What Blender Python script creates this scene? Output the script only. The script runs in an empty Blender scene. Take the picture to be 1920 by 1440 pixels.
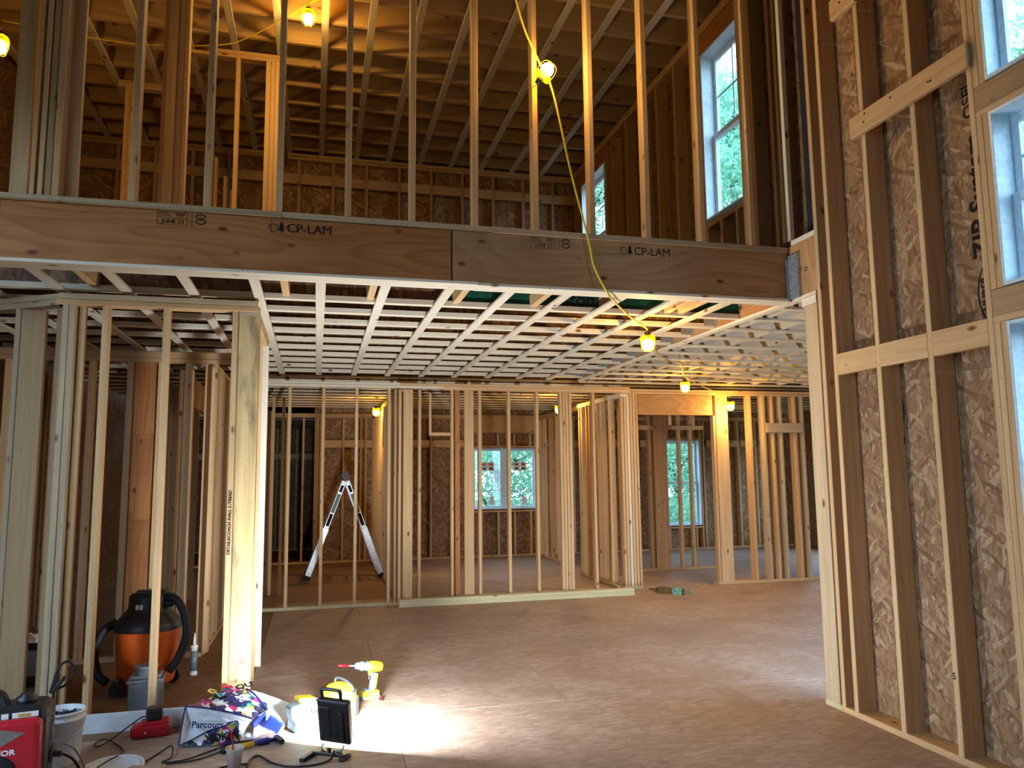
import bpy, bmesh, math, random
from mathutils import Vector, Matrix, Euler, Quaternion

random.seed(7)
scene = bpy.context.scene
COL = scene.collection
R = math.radians

# ------------------------------------------------------------------ camera, world, exposure
F_PX, YAW, PITCH, ROLL, CAM_H = 1434.0, R(14.33), R(6.82), R(-0.63), 1.55
cy, sy, cp, sp, cr, sr = math.cos(YAW), math.sin(YAW), math.cos(PITCH), math.sin(PITCH), math.cos(ROLL), math.sin(ROLL)
fw = Vector((sy * cp, cy * cp, sp))
rt0 = Vector((cy, -sy, 0)); up0 = rt0.cross(fw)
rt = rt0 * cr + up0 * sr; up = -rt0 * sr + up0 * cr
cam_data = bpy.data.cameras.new('camera')
cam = bpy.data.objects.new('camera', cam_data); COL.objects.link(cam)
m = Matrix(((rt.x, up.x, -fw.x), (rt.y, up.y, -fw.y), (rt.z, up.z, -fw.z))).to_4x4()
cam.matrix_world = Matrix.Translation((0, 0, CAM_H)) @ m
cam_data.sensor_fit = 'HORIZONTAL'; cam_data.sensor_width = 36.0
cam_data.lens = F_PX * 36.0 / 1920.0
cam_data.clip_start = 0.05; cam_data.clip_end = 200
scene.camera = cam

scene.view_settings.view_transform = 'Standard'
scene.view_settings.look = 'None'
scene.view_settings.gamma = 1.0
scene.view_settings.use_curve_mapping = False
scene.view_settings.exposure = 0.15
try:
    scene.cycles.use_denoising = True
    scene.cycles.max_bounces = 7
    scene.cycles.diffuse_bounces = 4
    scene.cycles.sample_clamp_indirect = 6.0
    scene.cycles.caustics_reflective = False
    scene.cycles.caustics_refractive = False
except Exception:
    pass

world = bpy.data.worlds.new('sky'); scene.world = world; world.use_nodes = True
wn = world.node_tree; wn.nodes['Background'].inputs[0].default_value = (0.52, 0.74, 1.0, 1)
wn.nodes['Background'].inputs[1].default_value = 6.5

WORK_W, BULB_W = 165.0, 265.0

W = {}
def place(o, M, parent=None):
    """link o with world matrix M under parent"""
    if o.name not in COL.objects: COL.objects.link(o)
    if parent is not None:
        o.parent = parent; o.matrix_parent_inverse = W[parent.name].inverted()
    o.matrix_basis = M; W[o.name] = M.copy()
    return o

def tag(o, label=None, cat=None, group=None, kind=None):
    if label: o['label'] = label
    if cat: o['category'] = cat
    if group: o['group'] = group
    if kind: o['kind'] = kind
    return o

def root(name, loc=(0, 0, 0), label=None, cat=None, group=None, kind=None, rot=(0, 0, 0)):
    o = bpy.data.objects.new(name, None); o.empty_display_size = 0.1
    place(o, Matrix.Translation(loc) @ Euler(rot).to_matrix().to_4x4())
    return tag(o, label, cat, group, kind)

# ------------------------------------------------------------------ materials
def nt(name, rough=0.6, spec=0.3, metal=0.0):
    mt = bpy.data.materials.new(name); mt.use_nodes = True
    t = mt.node_tree; b = t.nodes['Principled BSDF']
    b.inputs['Roughness'].default_value = rough
    b.inputs['Specular IOR Level'].default_value = spec
    b.inputs['Metallic'].default_value = metal
    return mt, t, b

def node(t, typ, **kw):
    n = t.nodes.new(typ)
    for k, v in kw.items(): setattr(n, k, v)
    return n

def ramp(t, src, stops, interp='LINEAR'):
    r = node(t, 'ShaderNodeValToRGB'); r.color_ramp.interpolation = interp
    els = r.color_ramp.elements
    while len(els) < len(stops): els.new(0.5)
    for e, (p, c) in zip(els, stops):
        e.position = p; e.color = (c[0], c[1], c[2], 1) if len(c) == 3 else c
    t.links.new(src, r.inputs[0]); return r.outputs[0]

def mix(t, fac, a, b, mode='MIX'):
    n = node(t, 'ShaderNodeMix', data_type='RGBA', blend_type=mode)
    for s, v in ((n.inputs[0], fac), (n.inputs[6], a), (n.inputs[7], b)):
        if hasattr(v, 'links'): t.links.new(v, s)
        elif isinstance(v, tuple): s.default_value = (*v[:3], 1)
        else: s.default_value = v
    return n.outputs[2]

def coords(t, scale=(1, 1, 1), rot=(0, 0, 0), rnd=True):
    tc = node(t, 'ShaderNodeTexCoord'); src = tc.outputs['Object']
    oi = node(t, 'ShaderNodeObjectInfo')
    if rnd:
        mm = node(t, 'ShaderNodeVectorMath', operation='SCALE'); mm.inputs[0].default_value = (17.3, 9.1, 23.7)
        t.links.new(oi.outputs['Random'], mm.inputs['Scale'])
        ad = node(t, 'ShaderNodeVectorMath', operation='ADD')
        t.links.new(src, ad.inputs[0]); t.links.new(mm.outputs[0], ad.inputs[1]); src = ad.outputs[0]
    mp = node(t, 'ShaderNodeMapping'); mp.inputs['Scale'].default_value = scale; mp.inputs['Rotation'].default_value = rot
    t.links.new(src, mp.inputs[0]); return mp.outputs[0], oi.outputs['Random'], src

def tex(t, typ, vec, **kw):
    n = node(t, typ)
    for k, v in kw.items():
        if k in n.inputs: n.inputs[k].default_value = v
        else: setattr(n, k, v)
    t.links.new(vec, n.inputs['Vector']); return n

def bump(t, b, h, s=0.2, d=0.002):
    n = node(t, 'ShaderNodeBump'); n.inputs['Strength'].default_value = s; n.inputs['Distance'].default_value = d
    t.links.new(h, n.inputs['Height']); t.links.new(n.outputs[0], b.inputs['Normal'])

def lumber(name, light, dark, knot=(0.13, 0.06, 0.025), vary=0.35, knots=True, rough=0.65, alt=None):
    mt, t, b = nt(name, rough, 0.25)
    v, rnd, raw = coords(t, (26, 26, 1.1))
    n1 = tex(t, 'ShaderNodeTexNoise', v, Scale=1.0, Detail=4.0, Roughness=0.55)
    mp2 = node(t, 'ShaderNodeMapping'); mp2.inputs['Scale'].default_value = (90, 90, 3)
    t.links.new(raw, mp2.inputs[0])
    n2 = tex(t, 'ShaderNodeTexNoise', mp2.outputs[0], Scale=1.0, Detail=2.0)
    c = ramp(t, n1.outputs[0], [(0.3, light), (0.72, dark)])
    c = mix(t, 0.25, c, ramp(t, n2.outputs[0], [(0.35, dark), (0.6, light)]))
    hv = node(t, 'ShaderNodeMath', operation='MULTIPLY'); hv.inputs[1].default_value = vary
    t.links.new(rnd, hv.inputs[0])
    c = mix(t, hv.outputs[0], c, alt or (dark[0] * 1.0, dark[1] * 0.92, dark[2] * 0.85))
    if knots:
        mp3 = node(t, 'ShaderNodeMapping'); mp3.inputs['Scale'].default_value = (7, 7, 3.2)
        t.links.new(raw, mp3.inputs[0])
        vo = tex(t, 'ShaderNodeTexVoronoi', mp3.outputs[0], Scale=1.0)
        k = ramp(t, vo.outputs['Distance'], [(0.05, (1, 1, 1)), (0.13, (0, 0, 0))])
        mp4 = node(t, 'ShaderNodeMapping'); mp4.inputs['Scale'].default_value = (40, 40, 22)
        t.links.new(raw, mp4.inputs[0])
        vo2 = tex(t, 'ShaderNodeTexVoronoi', mp4.outputs[0], Scale=1.0)
        k2 = ramp(t, vo2.outputs['Distance'], [(0.06, (0.9, 0.9, 0.9)), (0.11, (0, 0, 0))])
        c = mix(t, k, c, knot); c = mix(t, k2, c, (knot[0] * 0.7, knot[1] * 0.7, knot[2] * 0.7))
    t.links.new(c, b.inputs['Base Color'])
    bump(t, b, n1.outputs[0], 0.25, 0.002)
    return mt

M = {}
M['stud'] = lumber('spruce_lumber', (0.67, 0.47, 0.26), (0.46, 0.28, 0.13), vary=0.5)
M['grey_joist'] = lumber('greyish_joist_lumber', (0.62, 0.57, 0.48), (0.48, 0.42, 0.34), vary=0.3)
M['joist'] = lumber('pale_lumber', (0.74, 0.68, 0.55), (0.60, 0.53, 0.41), vary=0.35)
M['strap'] = lumber('furring_lumber', (0.70, 0.66, 0.55), (0.54, 0.49, 0.38), vary=0.6)
M['rafter'] = lumber('rafter_lumber', (0.56, 0.38, 0.20), (0.40, 0.25, 0.12), vary=0.3)
M['brown_stud'] = lumber('reddish_lumber', (0.46, 0.30, 0.16), (0.32, 0.20, 0.10), vary=0.4)
M['post'] = lumber('aged_yellow_lumber', (0.62, 0.45, 0.22), (0.40, 0.27, 0.11), knot=(0.08, 0.06, 0.03), vary=0.1)
def veneer(name, light, dark):
    mt, t, b = nt(name, 0.6, 0.25)
    v, rnd, raw = coords(t, (2.6, 3.4, 0.55))
    n1 = tex(t, 'ShaderNodeTexNoise', v, Scale=1.0, Detail=1.5, Roughness=0.4)
    mu = node(t, 'ShaderNodeMath', operation='MULTIPLY'); mu.inputs[1].default_value = 17.0; t.links.new(n1.outputs[0], mu.inputs[0])
    fr = node(t, 'ShaderNodeMath', operation='FRACT'); t.links.new(mu.outputs[0], fr.inputs[0])
    c = ramp(t, fr.outputs[0], [(0.0, light), (0.55, tuple((a + d) / 2 for a, d in zip(light, dark))), (0.85, dark), (1.0, light)])
    mp = node(t, 'ShaderNodeMapping'); mp.inputs['Scale'].default_value = (60, 60, 2.5); t.links.new(raw, mp.inputs[0])
    n2 = tex(t, 'ShaderNodeTexNoise', mp.outputs[0], Scale=1.0, Detail=3.0)
    c = mix(t, 0.35, c, ramp(t, n2.outputs[0], [(0.35, dark), (0.62, light)]))
    n4 = tex(t, 'ShaderNodeTexNoise', raw, Scale=1.4, Detail=2.0)
    c = mix(t, ramp(t, n4.outputs[0], [(0.42, (0, 0, 0)), (0.65, (0.5, 0.5, 0.5))]), c, (dark[0] * 0.8, dark[1] * 0.7, dark[2] * 0.6))
    mp3 = node(t, 'ShaderNodeMapping'); mp3.inputs['Scale'].default_value = (7, 7, 3.6); t.links.new(raw, mp3.inputs[0])
    vo = tex(t, 'ShaderNodeTexVoronoi', mp3.outputs[0], Scale=1.0)
    c = mix(t, ramp(t, vo.outputs['Distance'], [(0.05, (1, 1, 1)), (0.14, (0, 0, 0))]), c, (0.09, 0.03, 0.012))
    t.links.new(c, b.inputs['Base Color']); bump(t, b, n2.outputs[0], 0.15, 0.001)
    return mt
M['lvl'] = veneer('laminated_veneer', (0.46, 0.20, 0.065), (0.30, 0.11, 0.032))
M['lvl_light'] = veneer('laminated_veneer_light', (0.52, 0.30, 0.14), (0.36, 0.19, 0.08))
M['treated'] = lumber('treated_lumber', (0.55, 0.49, 0.29), (0.42, 0.36, 0.20), vary=0.3)
M['weathered'] = lumber('grey_lumber', (0.54, 0.42, 0.27), (0.38, 0.28, 0.17), vary=0.4)

def osb(name, cols, normal='X', sc=1.0, rough=0.6):
    mt, t, b = nt(name, rough, 0.3)
    v, rnd, raw = coords(t, (1, 1, 1))
    dn = tex(t, 'ShaderNodeTexNoise', raw, Scale=7.0, Detail=2.0)
    def strands(ang, off, wx=42, wz=8.5):
        mp = node(t, 'ShaderNodeMapping'); mp.vector_type = 'TEXTURE'
        mp.inputs['Rotation'].default_value = (R(ang), 0, 0) if normal == 'X' else ((0, R(ang), 0) if normal == 'Y' else (0, 0, R(ang)))
        mp.inputs['Location'].default_value = off
        ds = node(t, 'ShaderNodeMix', data_type='VECTOR'); ds.inputs[0].default_value = 0.03
        t.links.new(raw, ds.inputs[4]); t.links.new(dn.outputs['Color'], ds.inputs[5]); t.links.new(ds.outputs[1], mp.inputs[0])
        mq = node(t, 'ShaderNodeMapping')
        mq.inputs['Scale'].default_value = {'X': (8, wx * sc, wz * sc), 'Y': (wx * sc, 8, wz * sc), 'Z': (wx * sc, wz * sc, 8)}[normal]
        t.links.new(mp.outputs[0], mq.inputs[0])
        return tex(t, 'ShaderNodeTexVoronoi', mq.outputs[0], Scale=1.0)
    layers = [strands(a, o) for a, o in ((14, (0, 0, 0)), (-22, (3, 5, 1)), (48, (7, 2, 4)), (-60, (1, 8, 6)))]
    st = [(i / (len(cols) - 1), c) for i, c in enumerate(cols)]
    seps = []
    for l in layers:
        sp_ = node(t, 'ShaderNodeSeparateColor'); t.links.new(l.outputs['Color'], sp_.inputs[0]); seps.append(sp_)
    c = ramp(t, seps[0].outputs[0], st)
    for sp_, th in ((seps[1], 0.50), (seps[2], 0.66), (seps[3], 0.74)):
        f = ramp(t, sp_.outputs[1], [(th, (0, 0, 0)), (th + 0.02, (1, 1, 1))])
        c = mix(t, f, c, ramp(t, sp_.outputs[0], st))
    fine = node(t, 'ShaderNodeMapping'); fine.inputs['Scale'].default_value = (120, 120, 16) if normal != 'Z' else (120, 16, 120)
    t.links.new(raw, fine.inputs[0]); fn = tex(t, 'ShaderNodeTexNoise', fine.outputs[0], Scale=1.0, Detail=3.0)
    c = mix(t, ramp(t, fn.outputs[0], [(0.45, (0, 0, 0)), (0.75, (0.55, 0.55, 0.55))]), c, tuple(x * 0.5 for x in cols[0]))
    t.links.new(c, b.inputs['Base Color'])
    bump(t, b, seps[1].outputs[0], 0.3, 0.002)
    return mt
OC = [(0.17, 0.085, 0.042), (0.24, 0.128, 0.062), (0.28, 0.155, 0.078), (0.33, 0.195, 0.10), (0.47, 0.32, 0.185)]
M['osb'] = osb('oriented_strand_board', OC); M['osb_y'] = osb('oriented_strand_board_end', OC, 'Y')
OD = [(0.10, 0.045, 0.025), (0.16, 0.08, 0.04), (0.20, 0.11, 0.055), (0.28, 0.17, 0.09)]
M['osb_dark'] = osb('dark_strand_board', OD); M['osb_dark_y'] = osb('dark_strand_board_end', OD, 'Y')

def simple(name, col, rough=0.5, spec=0.4, metal=0.0, noise=0.06, nscale=30, emit=None, es=1.0, bmp=0.0):
    mt, t, b = nt(name, rough, spec, metal)
    v, rnd, raw = coords(t, (1, 1, 1))
    n = tex(t, 'ShaderNodeTexNoise', v, Scale=float(nscale), Detail=3.0)
    lo = tuple(c * (1 - noise * 2.5) for c in col); hi = tuple(min(1, c * (1 + noise)) for c in col)
    t.links.new(ramp(t, n.outputs[0], [(0.3, lo), (0.65, hi)]), b.inputs['Base Color'])
    if bmp: bump(t, b, n.outputs[0], bmp, 0.003)
    if emit:
        b.inputs['Emission Color'].default_value = (*emit, 1); b.inputs['Emission Strength'].default_value = es
    return mt

M['green'] = simple('green_sheathing', (0.012, 0.10, 0.065), 0.7, 0.2, nscale=4, noise=0.25)
M['white'] = simple('sky_tinted_vinyl', (0.60, 0.76, 0.86), 0.35, 0.5)  # white frames, with the blue of the daylight put into the base colour
M['galv'] = simple('galvanised_steel', (0.45, 0.5, 0.55), 0.4, 0.5, 0.7, noise=0.10, nscale=60)
M['ink'] = simple('black_ink', (0.018, 0.015, 0.014), 0.8, 0.1)
M['ink_soft'] = simple('faded_ink', (0.09, 0.05, 0.03), 0.8, 0.1)
M['black'] = simple('black_plastic', (0.014, 0.014, 0.016), 0.4, 0.5)
M['rubber'] = simple('black_rubber', (0.010, 0.010, 0.012), 0.6, 0.4)
M['yellow'] = simple('yellow_plastic', (0.62, 0.43, 0.012), 0.4, 0.5)
M['cord_yellow'] = simple('yellow_cord', (0.62, 0.46, 0.03), 0.5, 0.4)
M['red'] = simple('red_plastic', (0.45, 0.008, 0.02), 0.35, 0.5)
M['orange'] = simple('orange_plastic', (0.75, 0.13, 0.02), 0.4, 0.5)
M['grey'] = simple('grey_plastic', (0.16, 0.17, 0.19), 0.5, 0.4)
M['tool_grey'] = simple('pale_grey_plastic', (0.13, 0.19, 0.22), 0.4, 0.5)
M['alu'] = simple('aluminium', (0.62, 0.66, 0.70), 0.35, 0.5, 0.6, noise=0.1)
M['pail'] = simple('white_pail_plastic', (0.74, 0.76, 0.78), 0.35, 0.5, noise=0.03)
M['bluewhite'] = simple('bluish_white', (0.70, 0.73, 0.76), 0.5, 0.4, noise=0.05, nscale=12)
M['navy'] = simple('navy_trim', (0.015, 0.018, 0.12), 0.6, 0.3)
M['blue'] = simple('blue_handle', (0.012, 0.03, 0.42), 0.4, 0.4)
M['fasten'] = simple('blue_steel_screws', (0.025, 0.03, 0.09), 0.35, 0.5, 0.4)
M['teal'] = simple('teal_print', (0.02, 0.30, 0.30), 0.5, 0.3)
M['magenta'] = simple('magenta_print', (0.45, 0.03, 0.16), 0.5, 0.3)
M['ochre'] = simple('ochre_print', (0.55, 0.36, 0.08), 0.5, 0.3)
M['paper'] = simple('white_paper', (0.78, 0.78, 0.75), 0.8, 0.1)
M['beige'] = simple('taupe_panel', (0.20, 0.18, 0.15), 0.5, 0.3)
M['brass'] = simple('brass', (0.6, 0.42, 0.15), 0.35, 0.5, 0.9)
def printed():
    mt, t, b = nt('colourful_print', 0.5, 0.3)
    v, rnd, raw = coords(t, (1, 1, 1)); dn = tex(t, 'ShaderNodeTexNoise', v, Scale=14.0, Detail=1.0)
    ds = node(t, 'ShaderNodeMix', data_type='VECTOR'); ds.inputs[0].default_value = 0.05
    t.links.new(raw, ds.inputs[4]); t.links.new(dn.outputs['Color'], ds.inputs[5])
    vo = tex(t, 'ShaderNodeTexVoronoi', ds.outputs[1], Scale=24.0); sep_ = node(t, 'ShaderNodeSeparateColor'); t.links.new(vo.outputs['Color'], sep_.inputs[0])
    c = ramp(t, sep_.outputs[0], [(0.0, (0.02, 0.02, 0.10)), (0.30, (0.75, 0.76, 0.78)), (0.52, (0.02, 0.22, 0.22)), (0.64, (0.45, 0.30, 0.06)), (0.76, (0.40, 0.03, 0.14)), (0.86, (0.02, 0.02, 0.03)), (0.94, (0.7, 0.7, 0.72))], 'CONSTANT')
    t.links.new(c, b.inputs['Base Color']); return mt
M['print'] = printed()
M['cardboard'] = simple('cardboard', (0.33, 0.25, 0.17), 0.8, 0.1, nscale=60)
M['bark'] = simple('tree_bark', (0.12, 0.09, 0.07), 0.9, 0.1, noise=0.25, nscale=14, bmp=0.6)
M['groundcover'] = simple('forest_ground', (0.10, 0.13, 0.06), 0.9, 0.1, noise=0.25, nscale=2)

def glassmat():
    mt = bpy.data.materials.new('window_glass'); mt.use_nodes = True; t = mt.node_tree; t.nodes.clear()
    out = node(t, 'ShaderNodeOutputMaterial'); tr = node(t, 'ShaderNodeBsdfTransparent'); gl = node(t, 'ShaderNodeBsdfGlossy')
    gl.inputs['Roughness'].default_value = 0.02; tr.inputs[0].default_value = (0.93, 0.97, 0.97, 1)
    mx = node(t, 'ShaderNodeMixShader'); mx.inputs[0].default_value = 0.05
    t.links.new(tr.outputs[0], mx.inputs[1]); t.links.new(gl.outputs[0], mx.inputs[2])
    t.links.new(mx.outputs[0], out.inputs[0]); return mt
M['glass'] = glassmat()
def clearplastic():
    mt, t, b = nt('clear_plastic', 0.15, 0.5); b.inputs['Base Color'].default_value = (0.55, 0.52, 0.52, 1); b.inputs['Alpha'].default_value = 0.55; return mt
M['clear'] = clearplastic()
def emis(name, col, s):
    mt = bpy.data.materials.new(name); mt.use_nodes = True; t = mt.node_tree; b = t.nodes['Principled BSDF']
    b.inputs['Base Color'].default_value = (*col, 1); b.inputs['Emission Color'].default_value = (*col, 1); b.inputs['Emission Strength'].default_value = s; return mt
M['bulb'] = emis('lit_bulb', (1.0, 0.84, 0.42), 22.0)
M['led'] = emis('lit_led_panel', (0.9, 0.97, 1.0), 12.0)
def cage():
    mt, t, b = nt('yellow_lamp_guard', 0.4, 0.4); b.inputs['Base Color'].default_value = (0.88, 0.72, 0.02, 1)
    tr = node(t, 'ShaderNodeBsdfTransparent'); tr.inputs[0].default_value = (1.0, 0.88, 0.30, 1)
    mx = node(t, 'ShaderNodeMixShader'); mx.inputs[0].default_value = 0.5; out = t.nodes['Material Output']
    t.links.new(b.outputs[0], mx.inputs[1]); t.links.new(tr.outputs[0], mx.inputs[2]); t.links.new(mx.outputs[0], out.inputs[0]); return mt
M['cage'] = cage()
def leaves():
    mt, t, b = nt('tree_leaves', 0.5, 0.3)
    v, rnd, raw = coords(t, (1, 1, 1)); n = tex(t, 'ShaderNodeTexNoise', v, Scale=1.3, Detail=4.0)
    t.links.new(ramp(t, n.outputs[0], [(0.3, (0.10, 0.26, 0.17)), (0.6, (0.28, 0.55, 0.40)), (0.8, (0.50, 0.70, 0.50))]), b.inputs['Base Color'])
    b.inputs['Transmission Weight'].default_value = 0.0
    tr = node(t, 'ShaderNodeBsdfTranslucent'); tr.inputs[0].default_value = (0.34, 0.64, 0.44, 1)
    mx = node(t, 'ShaderNodeMixShader'); mx.inputs[0].default_value = 0.45
    out = t.nodes['Material Output']; t.links.new(b.outputs[0], mx.inputs[1]); t.links.new(tr.outputs[0], mx.inputs[2]); t.links.new(mx.outputs[0], out.inputs[0])
    return mt
M['leaves'] = leaves()

def floormat():
    mt, t, b = nt('worn_subfloor', 0.62, 0.3)
    v, rnd, raw = coords(t, (1, 1, 1))
    mp = node(t, 'ShaderNodeMapping'); mp.inputs['Scale'].default_value = (60, 60, 14); t.links.new(raw, mp.inputs[0])
    vo = tex(t, 'ShaderNodeTexVoronoi', mp.outputs[0], Scale=1.0)
    sep = node(t, 'ShaderNodeSeparateColor'); t.links.new(vo.outputs['Color'], sep.inputs[0])
    c = ramp(t, sep.outputs[0], [(0, (0.285, 0.205, 0.163)), (0.5, (0.37, 0.272, 0.218)), (1, (0.475, 0.365, 0.302))])
    n = tex(t, 'ShaderNodeTexNoise', raw, Scale=1.7, Detail=5.0, Roughness=0.6)
    c = mix(t, ramp(t, n.outputs[0], [(0.40, (0, 0, 0)), (0.66, (0.75, 0.75, 0.75))]), c, (0.25, 0.16, 0.115))
    n3 = tex(t, 'ShaderNodeTexNoise', raw, Scale=130.0, Detail=2.0)
    c = mix(t, ramp(t, n3.outputs[0], [(0.52, (0, 0, 0)), (0.66, (0.4, 0.4, 0.4))]), c, (0.48, 0.38, 0.30))
    t.links.new(c, b.inputs['Base Color'])
    rr = ramp(t, n.outputs[0], [(0.3, (0.75, 0.75, 0.75)), (0.7, (0.5, 0.5, 0.5))]); t.links.new(rr, b.inputs['Roughness'])
    bump(t, b, n3.outputs[0], 0.3, 0.002); return mt
M['floor'] = floormat()
def stained(base):
    m2 = base.copy(); m2.name = 'stained_post_lumber'; t = m2.node_tree; b = t.nodes['Principled BSDF']
    src = b.inputs['Base Color'].links[0].from_socket
    v, rnd, raw = coords(t, (7, 7, 1.6)); n = tex(t, 'ShaderNodeTexNoise', v, Scale=1.0, Detail=4.0, Roughness=0.6)
    c = mix(t, ramp(t, n.outputs[0], [(0.50, (0, 0, 0)), (0.62, (0.75, 0.75, 0.75))]), src, (0.16, 0.125, 0.08))
    t.links.new(c, b.inputs['Base Color']); return m2
M['stained_post'] = stained(M['post'])
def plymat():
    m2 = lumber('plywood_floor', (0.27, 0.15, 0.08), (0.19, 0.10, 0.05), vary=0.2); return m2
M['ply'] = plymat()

# ------------------------------------------------------------------ mesh helpers
MESHES = {}
def prism_mesh(key, a, b, L, mat, ch):
    k = (round(a, 4), round(b, 4), round(L, 3), mat, ch)
    if k in MESHES: return MESHES[k]
    hx, hy, hz = a / 2, b / 2, L / 2; c = min(ch, hx * 0.45, hy * 0.45)
    ring = [(hx - c, -hy), (hx, -hy + c), (hx, hy - c), (hx - c, hy), (-hx + c, hy), (-hx, hy - c), (-hx, -hy + c), (-hx + c, -hy)]
    vs = [(x, y, -hz) for x, y in ring] + [(x, y, hz) for x, y in ring]
    fs = [(i, (i + 1) % 8, 8 + (i + 1) % 8, 8 + i) for i in range(8)] + [tuple(reversed(range(8))), tuple(range(8, 16))]
    me = bpy.data.meshes.new(key); me.from_pydata(vs, [], fs); me.materials.append(M[mat]); MESHES[k] = me
    return me

def box(name, mat, x0, x1, y0, y1, z0, z1, parent=None, ch=0.003, lean=0.0, label=None, axis=None):
    dx, dy, dz = x1 - x0, y1 - y0, z1 - z0
    c = Vector(((x0 + x1) / 2, (y0 + y1) / 2, (z0 + z1) / 2))
    if axis is None: axis = 'XYZ'[[dx, dy, dz].index(max(dx, dy, dz))]
    if axis == 'Z': dims, rot = (dx, dy, dz), Matrix.Identity(3)
    elif axis == 'X': dims, rot = (dz, dy, dx), Euler((0, math.pi / 2, 0)).to_matrix()
    else: dims, rot = (dx, dz, dy), Euler((-math.pi / 2, 0, 0)).to_matrix()
    me = prism_mesh(name, *dims, mat, ch)
    o = bpy.data.objects.new(name, me)
    Lm = Matrix.Identity(3)
    if lean: Lm = Euler((R(random.uniform(-lean, lean)), R(random.uniform(-lean, lean)), R(random.uniform(-lean, lean) * 3))).to_matrix()
    place(o, Matrix.Translation(c) @ (Lm @ rot).to_4x4(), parent)
    if label: o['label'] = label
    return o

def bmobj(name, bm, mat, parent=None, Mx=None, smooth=False, label=None, local=False):
    # mesh coordinates are given in world space unless local=True
    if Mx is None: Mx = W[parent.name].copy() if parent else Matrix.Identity(4)
    if not local: bmesh.ops.transform(bm, matrix=Mx.inverted(), verts=bm.verts[:])
    me = bpy.data.meshes.new(name); bm.to_mesh(me); bm.free()
    for mm in (mat if isinstance(mat, (list, tuple)) else [mat]): me.materials.append(M[mm])
    if smooth:
        for p in me.polygons: p.use_smooth = True
    o = bpy.data.objects.new(name, me)
    place(o, Mx, parent)
    if label: o['label'] = label
    return o

def lathe(bm, prof, n=24, M4=Matrix.Identity(4), cap=True):
    rings = []
    for r, z in prof:
        rings.append([bm.verts.new(M4 @ Vector((r * math.cos(2 * math.pi * i / n), r * math.sin(2 * math.pi * i / n), z))) for i in range(n)])
    for a, b in zip(rings, rings[1:]):
        for i in range(n): bm.faces.new((a[i], a[(i + 1) % n], b[(i + 1) % n], b[i]))
    if cap:
        bm.faces.new(list(reversed(rings[0]))); bm.faces.new(rings[-1])

def bbox(bm, x0, x1, y0, y1, z0, z1, M4=Matrix.Identity(4), bev=0.0, seg=2):
    r = bmesh.ops.create_cube(bm, size=1.0, matrix=M4 @ Matrix.Translation(((x0 + x1) / 2, (y0 + y1) / 2, (z0 + z1) / 2)) @ Matrix.Diagonal((x1 - x0, y1 - y0, z1 - z0, 1)))
    if bev:
        es = list({e for v in r['verts'] for e in v.link_edges})
        bmesh.ops.bevel(bm, geom=es, offset=bev, segments=seg, profile=0.5, affect='EDGES')

def tube(bm, pts, r, n=8, closed=False):
    """round tube along points (Catmull-Rom smoothed)"""
    P = [Vector(p) for p in pts]; Q = []
    if len(P) > 2:
        for i in range(len(P) - 1):
            p0 = P[max(i - 1, 0)]; p1 = P[i]; p2 = P[i + 1]; p3 = P[min(i + 2, len(P) - 1)]
            for k in range(6):
                u = k / 6
                Q.append(0.5 * ((2 * p1) + (p2 - p0) * u + (2 * p0 - 5 * p1 + 4 * p2 - p3) * u * u + (3 * p1 - p0 - 3 * p2 + p3) * u ** 3))
        Q.append(P[-1])
    else: Q = P
    prev = None; nrm = None
    for i, q in enumerate(Q):
        d = (Q[min(i + 1, len(Q) - 1)] - Q[max(i - 1, 0)]).normalized()
        if nrm is None: nrm = d.orthogonal().normalized()
        nrm = (nrm - d * nrm.dot(d)).normalized(); bn = d.cross(nrm)
        ring = [bm.verts.new(q + (nrm * math.cos(2 * math.pi * k / n) + bn * math.sin(2 * math.pi * k / n)) * r) for k in range(n)]
        if prev:
            for k in range(n): bm.faces.new((prev[k], prev[(k + 1) % n], ring[(k + 1) % n], ring[k]))
        else: bm.faces.new(list(reversed(ring)))
        prev = ring
    bm.faces.new(prev)

def cyl(bm, a, b, r, n=16, r2=None):
    a, b = Vector(a), Vector(b); d = b - a; q = d.to_track_quat('Z', 'Y').to_matrix().to_4x4()
    lathe(bm, [(r, 0), (r2 if r2 is not None else r, d.length)], n, Matrix.Translation(a) @ q)

def text(name, body, size, loc, xdir, ydir, mat='ink', parent=None, bold=0.0, align='LEFT', sx=1.0):
    cu = bpy.data.curves.new(name, 'FONT'); cu.body = body; cu.size = size; cu.align_x = align; cu.align_y = 'CENTER'
    cu.offset = bold; cu.extrude = 0.0004; cu.resolution_u = 3; cu.materials.append(M[mat])
    tmp = bpy.data.objects.new(name, cu); 
    X = Vector(xdir).normalized(); Y = Vector(ydir).normalized(); Z = X.cross(Y)
    mm = Matrix(((X.x * sx, Y.x, Z.x), (X.y * sx, Y.y, Z.y), (X.z * sx, Y.z, Z.z))).to_4x4()
    COL.objects.link(tmp); bpy.context.view_layer.update()
    me = bpy.data.meshes.new_from_object(tmp.evaluated_get(bpy.context.evaluated_depsgraph_get()))
    bpy.data.objects.remove(tmp); me.name = name
    if not me.materials: me.materials.append(M[mat])
    return place(bpy.data.objects.new(name, me), Matrix.Translation(loc) @ mm, parent)

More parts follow.
